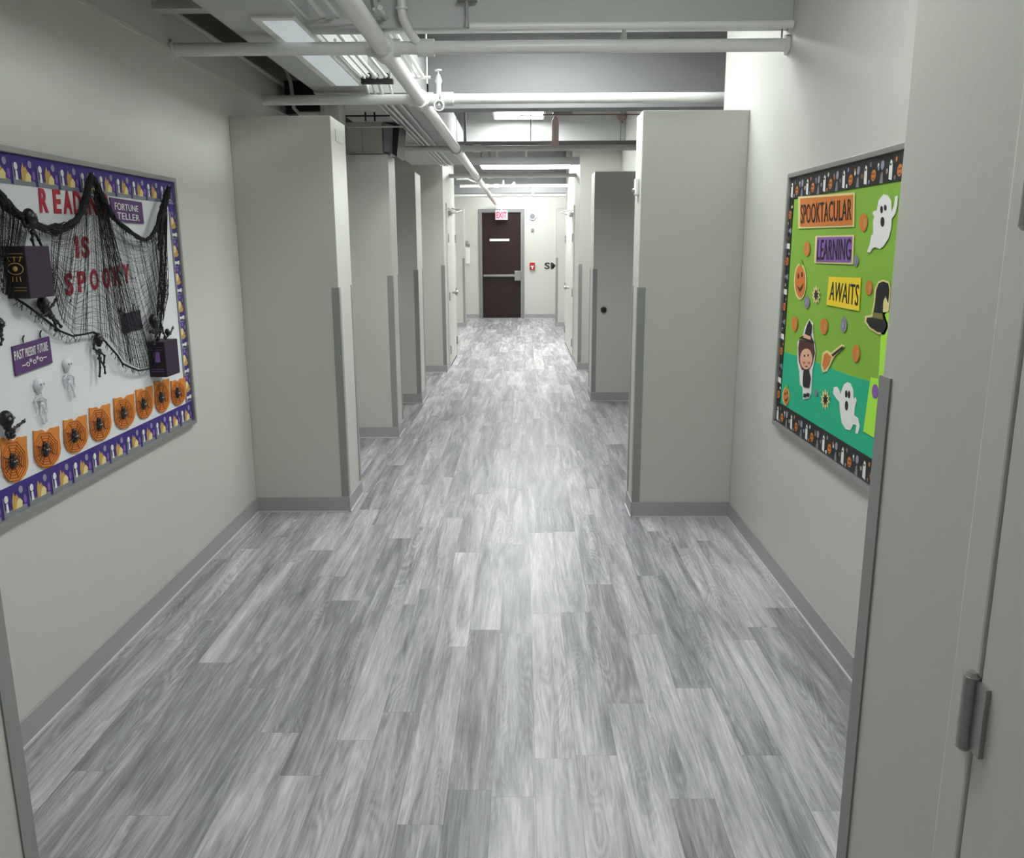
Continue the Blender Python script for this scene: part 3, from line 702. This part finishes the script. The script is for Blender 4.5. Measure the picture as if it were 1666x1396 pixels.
sign('hanging_sign', [(18, 564), (78, 547), (84, 590), (24, 612)], M_SIGNP, 'plum sign lettered PAST PRESENT FUTURE above the orange bags',
     [('PAST', [(22, 572), (38, 567), (39, 582), (24, 587)]), ('PRESENT', [(40, 567), (57, 562), (59, 576), (42, 581)]), ('FUTURE', [(60, 561), (76, 556), (78, 570), (62, 575)]),
      ('~o*o*o~', [(34, 588), (74, 574), (76, 584), (37, 600)])], hooks=((38, 557), (66, 549)))
sign('hanging_sign', [(195, 512), (226, 504), (230, 534), (201, 543)], mat('faded_plum_card', (78, 66, 84), .6), 'small dark plum sign hanging behind the black net',
     [('BOO', [(202, 517), (216, 514), (218, 524), (204, 527)])] if False else [], hooks=((196, 512), (217, 506)))

# ---- orange bags with spiders
bags = [(0, 42, 712, 708, 787), (53, 95, 701, 692, 766), (102, 140, 684, 673, 742), (144, 178, 664, 655, 722), (184, 217, 648, 639, 702), (220, 247, 634, 626, 685), (250, 274, 620, 615, 674), (277, 300, 620, 613, 663)]
ordn = ['closest to the viewer', 'second from the viewer', 'third from the viewer', 'fourth from the viewer', 'fourth from the column', 'third from the column', 'under the dark plum box', 'beside the purple side trim']
for (x0, x1, yt0, yt1, yb), od in zip(bags, ordn):
    w_ = x1 - x0; c = on_wall((x0 + x1) / 2, (yt0 + yb) / 2, -1, .011)
    t = thing('orange_bag', c, 'orange paper bag with web and black spider, ' + od, 'paper bag', 'orange spider bags along the bottom of the reading board')
    yt = lambda f: yt0 + (yt1 - yt0) * f
    h_ = yb - yt0
    tilt = (yt1 - yt0)
    def Q(u, v): return (x0 + w_ * u + 1.5 * v, yt(u) + (h_ + (tilt * .0)) * v)
    out = [Q(0, .0), Q(.18, .03), Q(.34, .02), Q(.43, .08), Q(.5, .10), Q(.57, .07), Q(.66, .02), Q(.84, .03), Q(.99, .02), Q(.99, .3), Q(1.04, .58), Q(1.0, .72), Q(.91, .85), Q(.75, .95), Q(.55, 1.0), Q(.32, .98), Q(.13, .86), Q(.03, .66)]
    cut(-1, out, .0112, .004).build('bag_front', M_ORANGE, t)
    wb = MB(); cx, cy = Q(.5, .55)
    for k in range(8):
        a = 2 * math.pi * k / 8 + .3
        wb.tube([on_wall(cx, cy, -1, .0158), on_wall(cx + w_ * .42 * math.cos(a), cy + h_ * .38 * math.sin(a), -1, .0158)], .0015, 4)
    for rr in (.20, .27, .34, .42, .49):
        pp = [on_wall(cx + w_ * rr * math.cos(2 * math.pi * k / 8 + .3), cy + h_ * rr * .92 * math.sin(2 * math.pi * k / 8 + .3), -1, .0158) for k in range(9)]
        wb.tube(pp, .0012, 4)
    wb.build('web_print', M_WEB, t)
    sp_ = MB(); pc = on_wall(cx, cy + h_ * .02, -1, .019); k_ = h_ / 76 * .020 * (.75 + (pc.y - 2.2) * .42)
    ry = (on_wall(x1, 700, -1).y - on_wall(x0, 700, -1).y) * .5
    sp_.ball(pc, .016, seg=10, rg=8, sc_=(.4, 1, 1.1)); sp_.ball(pc + Vector((0, 0, .018)), .011, seg=10, rg=6, sc_=(.5, 1, 1))
    for sg_ in (-1, 1):
        for k in range(4):
            a = -.7 + k * .5
            sp_.tube([pc, pc + Vector((.004, sg_ * .020, .014 * math.sin(a) + .006)), pc + Vector((0, sg_ * .038, .032 * math.sin(a)))], .0012, 4)
    sp_.build('spider', M_SKEL, t)
    ey = MB()
    for sg_ in (-1, 1): ey.ball(pc + Vector((.007, sg_ * .005, .004)), .0022, seg=6, rg=4)
    ey.build('spider_eyes', M_WHITE, t)

# ---- plum boxes standing off the board
def plum_box(y0, y1, z0, z1, dep, label, eye):
    t = thing('plum_box', (XL + .011, (y0 + y1) / 2, z0), label, 'paper box')
    X0 = XL + .0112
    MB().box(X0, X0 + dep, y0, y1, z0, z1, 0).build('box_body', M_BOXP, t, bevel=.002)
    MB().box(X0 + .004, X0 + dep - .004, y0 - .0015, y0, z0 + .004, z1 - .004).build('front_cover', M_BOXD, t)
    g = MB(); cx = X0 + dep * .5; cz = (z0 + z1) / 2 + .01; yy = y0 - .0022
    for zz in (z0 + .022, z0 + .030, z1 - .022, z1 - .032): g.box(X0 + .008, X0 + dep - .008, yy, yy + .0008, zz, zz + .0016)
    if eye:
        n = 12; rx, rz = dep * .34, .016
        pp = [Vector((cx + rx * math.cos(2 * math.pi * k / n), yy, cz + rz * math.sin(2 * math.pi * k / n) * (1 if True else 1))) for k in range(n + 1)]
        g.tube(pp, .0014, 4); g.ball((cx, yy, cz), .007, seg=8, rg=6)
        for k in (-1, 0, 1): g.tube([(cx + k * .014, yy, cz + .020), (cx + k * .02, yy, cz + .034)], .0012, 4); g.tube([(cx + k * .010, yy, cz - .022), (cx + k * .012, yy, cz - .036)], .0012, 4)
    else: g.box(cx - .012, cx + .012, yy, yy + .0008, cz - .02, cz + .02)
    g.build('gold_print', M_GOLD if eye else M_VIO, t)
plum_box(2.373, 2.497, 1.290, 1.436, .066, 'dark plum paper box with a gold eye under the hanging skeleton', True)
plum_box(3.220, 3.344, .934, 1.072, .068, 'dark plum paper box above the orange bags near the purple side trim', False)

# ---- skeletons
def skeleton(head, hr, spine, limbs, label, d=.03, mt=None, r=.0035, grp='black skeleton figures on the reading board'):
    t = thing('skeleton_figure', on_wall(*spine[-1], -1, d), label, 'skeleton', grp)
    hc = on_wall(*head, -1, d); rr = hr
    sk = MB().ball(hc, rr, seg=12, rg=9, sc_=(.8, .9, 1.1)); sk.ball(hc + Vector((0, 0, -rr * .9)), rr * .55, seg=10, rg=6, sc_=(.9, .9, .9))
    sk.build('skull', mt or M_SKEL, t)
    eb_ = MB()
    for sg_ in (-1, 1): eb_.ball(hc + Vector((rr * .72, sg_ * rr * .38, .1 * rr)), rr * .2, seg=8, rg=5)
    eb_.build('eye_socket', M_GREY if mt is None else M_ALU, t)
    S = [on_wall(*p, -1, d) for p in spine]
    b = MB(); b.tube(S, r * 1.1, 6)
    A, B = S[0], S[-1]; ax = (B - A); side = Vector((0, ax.z, -ax.y)).normalized()
    for k in range(4):
        c = A + ax * (.15 + .14 * k); wd = rr * (1.0 - .12 * abs(k - 1))
        b.tube([c - side * wd - ax.normalized() * rr * .1 + Vector((-.004, 0, 0)), c + Vector((rr * .4, 0, 0)), c + side * wd + Vector((-.004, 0, 0))], r * .6, 5)
    b.ball(B, r * 2.6, seg=8, rg=5, sc_=(.8, 1.3, .9))
    b.build('rib_cage', mt or M_SKEL, t)
    for nm, pp in limbs:
        q_ = [on_wall(*p, -1, d) for p in pp]; lb = MB().tube(q_, r, 6)
        for p in q_[1:]: lb.ball(p, r * 1.5, seg=7, rg=5)
        if nm == 'arm':
            e = (q_[-1] - q_[-2]).normalized()
            for k in (-1, 0, 1): lb.tube([q_[-1], q_[-1] + e * .011 + Vector((0, e.z, -e.y)) * .005 * k], r * .4, 4)
        lb.build(nm, mt or M_SKEL, t)
skeleton((160, 552), .019, [(161, 567), (162, 583)], [('arm', [(159, 572), (153, 567), (153, 560)]), ('arm', [(164, 573), (170, 579), (169, 590)]), ('leg', [(162, 585), (163, 598), (162, 612)]), ('leg', [(163, 585), (170, 597), (171, 607)])],
         'black skeleton standing alone in the middle of the white paper', r=.0032)
skeleton((70, 494), .021, [(76, 502), (84, 515)], [('arm', [(79, 504), (86, 496), (91, 488)]), ('arm', [(78, 508), (72, 512), (68, 514)]), ('leg', [(84, 516), (90, 526), (91, 537)]), ('leg', [(85, 515), (93, 523), (99, 531)])],
         'black skeleton falling away below the plum box with the gold eye', r=.004)
skeleton((47, 352), .021, [(52, 362), (54, 378)], [('arm', [(50, 364), (42, 368), (38, 362)]), ('arm', [(55, 364), (59, 358), (58, 354)]), ('leg', [(54, 378), (52, 390), (56, 402)]), ('leg', [(56, 378), (63, 390), (69, 404)])],
         'black skeleton climbing out of the plum box onto the black drape', d=.055, r=.004)
skeleton((10, 682), .023, [(18, 696), (20, 709)], [('arm', [(20, 700), (30, 692), (38, 686)]), ('arm', [(18, 702), (11, 706), (13, 710)])],
         'black skeleton peeking over the orange bag closest to the viewer', r=.0038)
skeleton((250, 521), .023, [(253, 533), (255, 548)], [('arm', [(250, 536), (245, 540), (249, 541)]), ('arm', [(256, 536), (261, 540), (264, 537)]), ('leg', [(254, 548), (250, 556), (250, 561)]), ('leg', [(256, 548), (258, 556), (258, 561)])],
         'black skeleton rising from the plum box by the purple side trim', d=.045, r=.0042)
skeleton((272, 540), .012, [(270, 548), (268, 556)], [('arm', [(270, 549), (266, 542), (264, 533)]), ('arm', [(271, 549), (277, 543), (281, 534)])],
         'small black skeleton half hidden beside the one rising from the plum box', d=.045, r=.0035)
WG = 'pale skeleton figures on the reading board'
skeleton((62, 626), .018, [(64, 640), (68, 658)], [('arm', [(64, 644), (57, 652), (60, 662)]), ('arm', [(67, 644), (75, 650), (76, 664)]), ('leg', [(67, 660), (66, 674), (72, 688)]), ('leg', [(69, 660), (75, 672), (76, 684)])],
         'pale skeleton low on the white paper above the second orange bag', d=.018, mt=M_PSKEL, r=.003, grp=WG)
skeleton((108, 593), .017, [(109, 605), (113, 622)], [('arm', [(109, 608), (104, 617), (107, 626)]), ('arm', [(112, 608), (120, 613), (121, 624)]), ('leg', [(112, 623), (112, 636), (116, 647)]), ('leg', [(114, 623), (119, 634), (122, 645)])],
         'pale skeleton between the PAST PRESENT FUTURE sign and the lone black one', d=.018, mt=M_PSKEL, r=.003, grp=WG)
skeleton((-1, 526), .015, [(1, 534), (0, 545)], [('arm', [(1, 535), (5, 530)]), ('leg', [(0, 545), (4, 552), (1, 560)])],
         'black skeleton cut by the picture edge, level with the falling one', r=.0035)

# ---- black net drape
net = thing('net_drape', on_wall(150, 300, -1, .03), 'black creepy cloth swagged over the reading board and hanging as a torn net', 'cloth')
def swag(px, rr, d=.045):
    P = [on_wall(a, b, -1, d) for a, b in px]; mb = MB()
    # smooth the path
    Q_ = []
    for i in range(len(P) - 1):
        p0 = P[max(0, i - 1)]; p1 = P[i]; p2 = P[i + 1]; p3 = P[min(len(P) - 1, i + 2)]
        for k in range(6):
            t = k / 6; Q_.append(.5 * ((2 * p1) + (p2 - p0) * t + (2 * p0 - 5 * p1 + 4 * p2 - p3) * t * t + (3 * p1 - p0 - 3 * p2 + p3) * t ** 3))
    Q_.append(P[-1]); n = len(Q_)
    for j in range(20):
        ph = random.random() * 6.28; rad = []
        pts = []
        for i, p in enumerate(Q_):
            f = i / (n - 1) * (len(rr) - 1); a = int(min(f, len(rr) - 2)); R_ = rr[a] + (rr[a + 1] - rr[a]) * (f - a)
            an = ph + i * .35 + j
            off = (j / 19 - .5) * 1.7 * R_
            pts.append(p + Vector((.3 * R_ * math.sin(an), .25 * R_ * math.cos(an * 1.3), off * math.cos(i * .12 + j * .3) + .15 * R_ * math.cos(an))) + Vector((random.uniform(-1, 1), random.uniform(-1, 1), random.uniform(-1, 1))) * .002)
            rad.append(R_ * (.17 + .07 * math.sin(i * .9 + j)))
        mb.tube(pts, rad, 6)
    # stray threads
    for k in range(90):
        p = random.choice(Q_); v = Vector((random.uniform(0, .3), random.uniform(-1, 1), random.uniform(-1, .4)))
        mb.tube([p, p + v * .012, p + v * .022 + Vector((0, 0, -.008))], .0009, 4)
    return mb
swag([(-30, 290), (0, 322), (20, 345), (45, 362), (70, 372), (95, 373), (115, 362), (132, 340), (141, 315), (148, 284)], [.022, .024, .022, .015, .016, .020, .022, .012]).build('gathered_swag', M_GAUZE2, net)
swag([(148, 286), (158, 305), (170, 330), (186, 357), (205, 372), (228, 388), (243, 386), (255, 366), (264, 335), (274, 310)], [.012, .020, .022, .017, .011, .008, .009, .014, .018, .014]).build('gathered_swag', M_GAUZE2, net)
swag([(275, 306), (270, 330), (262, 360), (260, 385), (258, 402)], [.014, .018, .018, .012, .006], .05).build('hanging_tail', M_GAUZE2, net)
def lerp_poly(P, t):
    L_ = [0]
    for a, b in zip(P, P[1:]): L_.append(L_[-1] + math.hypot(a[0] - b[0], a[1] - b[1]))
    x = t * L_[-1]
    for i in range(len(P) - 1):
        if x <= L_[i + 1] or i == len(P) - 2:
            f = (x - L_[i]) / max(1e-6, L_[i + 1] - L_[i]); return (P[i][0] + (P[i + 1][0] - P[i][0]) * f, P[i][1] + (P[i + 1][1] - P[i][1]) * f)
def net_sheet(top, bot, nv, nh, r, d=.03, jit=2.0):
    mb = MB(); ph = [random.uniform(0, 6.28) for _ in range(6)]
    def P(s_, t):
        a = lerp_poly(top, s_); b = lerp_poly(bot, s_); t2 = t
        x = a[0] + (b[0] - a[0]) * t2 + 2.5 * math.sin(5 * t + ph[0] + 9 * s_) * t * (1 - t) * 2; y = a[1] + (b[1] - a[1]) * t2 + 4 * math.sin(s_ * 11 + ph[1]) * t * (1 - t) * 2
        return x, y
    def W(s_, t, jx=0, jy=0):
        x, y = P(s_, t); return on_wall(x + jx, y + jy, -1, d + .006 * math.sin(s_ * 30) + .006 * math.sin(t * 7 + s_ * 9))
    for i in range(nv):
        s_ = (i + random.uniform(-.3, .3)) / (nv - 1); s_ = min(1, max(0, s_)); s_ = s_ + .012 * math.sin(s_ * 50)
        s_ = min(1, max(0, s_)); dr = random.uniform(-.03, .03)
        mb.tube([W(min(1, max(0, s_ + dr * t / 14 + random.uniform(-.003, .003))), t / 14) for t in range(15)], r * random.uniform(.7, 1.5), 4, cap=False)
    for j in range(nh):
        t = (j + random.uniform(-.3, .3)) / (nh - 1); t = min(1, max(0, t)); o_ = random.uniform(0, 6)
        a, b = (0, 1) if random.random() < .7 else sorted((random.random(), random.random()))
        mb.tube([W(a + (b - a) * k / 26, min(1, max(0, t + .018 * math.sin(k * .9 + o_)))) for k in range(27)], r * random.uniform(.6, 1.2), 4, cap=False)
    return mb
net_sheet([(84, 374), (110, 366), (132, 342), (147, 300), (160, 320), (182, 358), (215, 384), (240, 390), (262, 372), (268, 380)],
          [(84, 452), (98, 520), (120, 545), (152, 542), (178, 552), (200, 586), (226, 600), (246, 598), (258, 540), (272, 470)], 130, 70, .00055).build('net', M_GAUZE, net)
net_sheet([(148, 292), (160, 316), (172, 340)], [(205, 586), (228, 600), (250, 596)], 20, 8, .0008, .036).build('net', M_GAUZE, net)
net_sheet([(-4, 330), (20, 350), (46, 366)], [(-8, 470), (10, 480), (24, 476)], 34, 20, .0009, .03).build('net', M_GAUZE, net)
net_sheet([(262, 372), (272, 340)], [(250, 600), (274, 480)], 22, 20, .001, .04).build('net', M_GAUZE, net)
hem = MB()
H_ = [(20, 482), (42, 496), (60, 508), (78, 524), (98, 540), (118, 546), (140, 543), (152, 541), (165, 548), (178, 562), (192, 580), (200, 590), (212, 598), (226, 603), (243, 600)]
hem.tube([on_wall(a + random.uniform(-1, 1), b + random.uniform(-1.5, 1.5), -1, .033) for a, b in H_], .0034, 6)
for k in range(70):
    a, b = lerp_poly(H_, random.random()); p = on_wall(a, b, -1, .033)
    hem.tube([p, p + Vector((random.uniform(-.003, .008), random.uniform(-.012, .012), random.uniform(-.004, -.014))), p + Vector((0, random.uniform(-.018, .018), random.uniform(-.010, -.03)))], .0009, 4, cap=False)
hem.build('frayed_hem', M_GAUZE, net)

# ================================================================== green board decorations
def rcut(name, shapes, label, cat, grp=None, d=.0115, texts=()):
    """shapes: (part, outline, material, lift)"""
    first = shapes[0][1]; c = (sum(p[0] for p in first) / len(first), sum(p[1] for p in first) / len(first))
    t = thing(name, on_wall(*c, 1, .01), label, cat, grp)
    for part, out, mt, lift in shapes: cut(1, out, d + lift, .0012).build(part, mt, t)
    for txt, quad, mt, lift in texts: words_on(1, txt, quad, d + lift, bold=.0).build('lettering', mt, t)
    return t
rcut('word_card', [('card', [(1299, 320), (1391, 313), (1390, 369), (1299, 372)], M_CREAM, 0), ('inner_card', [(1302, 323), (1388, 317), (1387, 366), (1302, 369)], M_ORANGE2, .0014)],
     'orange card lettered SPOOKTACULAR on the green board', 'card', None, texts=[('SPOOKTACULAR', [(1303, 333), (1386, 323), (1385, 358), (1303, 364)], M_BLACK, .003)])
rcut('word_card', [('card', [(1327, 384), (1390, 382), (1388, 430), (1325, 428)], M_CREAM, 0), ('inner_card', [(1330, 386), (1387, 385), (1385, 427), (1328, 426)], M_VIO, .0014)],
     'violet card lettered LEARNING on the green board', 'card', None, texts=[('LEARNING', [(1331, 390), (1385, 388), (1384, 423), (1329, 423)], M_BLACK, .003)])
rcut('word_card', [('card', [(1349, 450), (1401, 452), (1398, 506), (1345, 496)], M_YEL, 0)],
     'yellow card lettered AWAITS on the green board', 'card', None, texts=[('AWAITS', [(1352, 458), (1398, 463), (1396, 498), (1349, 488)], M_BLACK, .0014)])
g1 = [(1438, 316), (1445, 318), (1450, 326), (1451, 345), (1455, 335), (1457, 320), (1461, 318), (1460, 334), (1457, 348), (1451, 356), (1450, 372), (1446, 388), (1438, 400), (1432, 405), (1424, 402), (1420, 404), (1416, 411), (1411, 410), (1416, 396), (1418, 384), (1421, 380), (1421, 360), (1423, 352), (1420, 348), (1421, 344), (1427, 342), (1430, 326)]
rcut('ghost_cutout', [('ghost_body', g1, M_WHITE, 0), ('eye', ell(1434.5, 341, 2, 6), M_BLACK, .0014), ('eye', ell(1440.5, 338, 2, 5), M_BLACK, .0014), ('mouth', ell(1436, 361, 3, 8), M_BLACK, .0014)],
     'white ghost cut-out with a raised arm at the top of the green board', 'ghost', 'ghost cut-outs on the green board')
g2 = [(1379, 622), (1384, 624), (1388, 634), (1389, 650), (1392, 646), (1394, 652), (1391, 664), (1390, 676), (1396, 680), (1399, 694), (1396, 706), (1392, 705), (1394, 692), (1389, 690), (1384, 700), (1376, 698), (1370, 688), (1367, 668), (1366, 654), (1361, 648), (1356, 640), (1357, 630), (1362, 629), (1366, 636), (1368, 642), (1371, 632), (1374, 625)]
rcut('ghost_cutout', [('ghost_body', g2, M_WHITE, 0), ('eye', ell(1377, 641, 1.8, 6), M_BLACK, .0014), ('eye', ell(1381.5, 642, 1.8, 6), M_BLACK, .0014), ('mouth', ell(1377.5, 660, 2.4, 8), M_BLACK, .0014)],
     'white ghost cut-out on the teal paper', 'ghost', 'ghost cut-outs on the green board')
hat_o = [(1429, 458), (1437, 455), (1446, 458), (1449, 470), (1448, 490), (1446, 506), (1440, 512), (1446, 530), (1440, 545), (1430, 544), (1416, 536), (1407, 524), (1408, 514), (1418, 512), (1422, 492), (1424, 470)]
hat_i = [(1430, 461), (1437, 458), (1445, 461), (1447, 472), (1445, 492), (1441, 480), (1437, 490), (1436, 510), (1443, 530), (1438, 541), (1428, 540), (1416, 532), (1410, 523), (1411, 517), (1420, 516), (1424, 494), (1426, 472)]
rcut('witch_hat_cutout', [('outline_card', hat_o, M_CREAM, 0), ('hat', hat_i, M_BLACK, .0014), ('hat_band', [(1420, 508), (1435, 510), (1437, 520), (1421, 517)], M_OLIVE, .0028)],
     'black witch hat cut-out at the edge of the green board', 'hat')
rcut('witch_cutout', [('outline_card', [(1317, 519), (1323, 526), (1323, 541), (1325, 556), (1327, 572), (1325, 590), (1322, 602), (1320, 640), (1317, 648), (1307, 650), (1306, 630), (1302, 626), (1301, 605), (1298, 590), (1298, 556), (1306, 548), (1310, 532)], M_WHITE, 0),
                      ('hair', [(1301, 552), (1324, 558), (1326, 574), (1322, 592), (1316, 602), (1305, 602), (1300, 588), (1299, 566)], M_BROWN, .0014),
                      ('face', ell(1312, 584, 10, 17), M_SKIN, .0028),
                      ('hat', [(1317, 521), (1321, 530), (1319, 546), (1325, 558), (1316, 556), (1300, 550), (1309, 545), (1313, 530)], M_BLACK, .0035),
                      ('hat_band', [(1309, 543), (1319, 548), (1319, 553), (1307, 549)], M_SKIN, .005),
                      ('dress', [(1308, 602), (1316, 602), (1319, 616), (1316, 631), (1307, 629), (1306, 614)], M_BLACK, .0028),
                      ('sleeve', [(1302, 606), (1307, 606), (1306, 626), (1303, 622)], M_WHITE, .003),
                      ('boot', [(1308, 640), (1312, 641), (1311, 647), (1307, 646)], M_BLACK, .0028), ('boot', [(1313, 639), (1317, 640), (1316, 646), (1312, 645)], M_BLACK, .0028),
                      ('cheek', ell(1308, 590, 2, 2, 8), M_ORANGE2, .0042), ('cheek', ell(1316, 590, 2, 2, 8), M_ORANGE2, .0042),
                      ('eye', ell(1309, 579, 1, 2, 8), M_BROWN, .0042), ('eye', ell(1315, 578, 1, 2, 8), M_BROWN, .0042), ('mouth', ell(1312, 596, 2, .8, 8), M_BROWN, .0042)],
     'little witch cut-out with brown hair and black pointed hat', 'witch')
rcut('broom_cutout', [('outline_card', [(1339, 573), (1346, 570), (1352, 574), (1370, 560), (1375, 563), (1358, 580), (1352, 592), (1346, 604), (1339, 606), (1336, 596)], M_CREAM, 0),
                      ('bristles', [(1341, 577), (1346, 574), (1352, 580), (1349, 592), (1341, 602), (1338, 594)], M_ORANGE2, .0014),
                      ('handle', [(1353, 577), (1371, 563), (1372, 566), (1355, 580)], M_BLACK, .0014)], 'orange broom cut-out with black handle beside the little witch', 'broom')
def spider_cut(cx, cy, rx, ry, lab):
    o = []
    for k in range(20): f = 1.0 if k % 2 else .62; o.append((cx + rx * f * math.cos(k * math.pi / 10), cy + ry * f * math.sin(k * math.pi / 10)))
    i_ = []
    for k in range(16): f = .62 if k % 2 else .3; i_.append((cx + rx * f * math.cos(k * math.pi / 8), cy + ry * f * math.sin(k * math.pi / 8)))
    rcut('spider_cutout', [('outline_card', o, M_CREAM, 0), ('spider', i_, M_BLACK, .0014)], lab, 'spider', 'spider cut-outs on the green board')
spider_cut(1328, 480, 7, 16, 'black spider cut-out beside the carved pumpkin on the green board')
spider_cut(1343, 650, 7.5, 17, 'black spider cut-out on the teal paper beside the ghost')
def pumpkin(cx, cy, rx, ry, lab, faced=False):
    sh = [('outline_card', ell(cx, cy, rx, ry), M_CREAM if faced else M_ORANGE2, 0)]
    if faced:
        sh += [('pumpkin', ell(cx, cy, rx * .82, ry * .88), M_ORANGE2, .0014), ('stem', [(cx - 1, cy - ry * 1.25), (cx + 2.5, cy - ry * 1.2), (cx + 3, cy - ry * .85), (cx - 1, cy - ry * .85)], M_GREEN, .0014),
               ('eye', ell(cx - rx * .3, cy - ry * .3, rx * .13, ry * .15, 8), M_BROWN, .0028), ('eye', ell(cx + rx * .3, cy - ry * .38, rx * .13, ry * .15, 8), M_BROWN, .0028),
               ('mouth', [(cx - rx * .5, cy + ry * .22), (cx - .5, cy + ry * .38), (cx + rx * .5, cy + ry * .12), (cx + rx * .3, cy + ry * .4), (cx - rx * .1, cy + ry * .55)], M_BROWN, .0028)]
    else: sh += [('highlight', ell(cx + rx * .35, cy + ry * .1, rx * .25, ry * .55), M_GOLD, .0014)]
    rcut('pumpkin_cutout', sh, lab, 'pumpkin', 'pumpkin cut-outs on the green board')
pumpkin(1302, 458, 10, 30, 'large smiling orange pumpkin cut-out at the edge of the green board', True)
pumpkin(1279, 645, 5.5, 15, 'small smiling orange pumpkin cut-out low on the teal paper', True)
pumpkin(1405, 362, 6.5, 15, 'plain orange pumpkin cut-out between the top ghost and the orange card')
pumpkin(1313, 405, 5, 12, 'plain orange pumpkin cut-out beside the violet card')
pumpkin(1414, 468, 5.5, 12, 'plain orange pumpkin cut-out beside the yellow card')
pumpkin(1293, 527, 5, 12, 'plain orange pumpkin cut-out beside the point of the little witch hat')
pumpkin(1341, 531, 6, 13, 'plain orange pumpkin cut-out between the witch and the grey drop')
pumpkin(1393, 575, 6, 14, 'plain orange pumpkin cut-out beyond the broom handle')
def dot(cx, cy, rx, ry, lab):
    rcut('drop_cutout', [('drop', [(cx, cy - ry * 1.25)] + ell(cx, cy, rx, ry, 12, -.9)[:11], M_GREY, 0), ('highlight', ell(cx - rx * .2, cy, rx * .35, ry * .5, 10), M_SILV, .0014)], lab, 'cut-out', 'grey drop cut-outs on the green board')
dot(1393, 425, 4, 9, 'grey drop cut-out beside the violet card')
dot(1373, 529, 5, 12, 'grey drop cut-out below the yellow card')
dot(1313, 492, 4.5, 10, 'grey drop cut-out below the large smiling pumpkin')
dot(1328, 640, 3, 5, 'tiny grey drop cut-out between the witch boots and the spider')
rcut('lime_paper', [('sheet', [(1436, 508), (1448, 508), (1440, 618), (1430, 612)], M_LIME, 0)], 'narrow lime paper strip below the witch hat', 'paper', d=.0115)
t = rcut('lime_paper', [('sheet', [(1417, 614), (1430, 616), (1427, 700), (1422, 712), (1405, 702), (1412, 650)], M_LIME, 0), ('purple_dot', ell(1424, 637, 5, 12), M_VIO, .0014)], 'lime paper sheet with a purple dot low on the green board', 'paper', d=.0115)
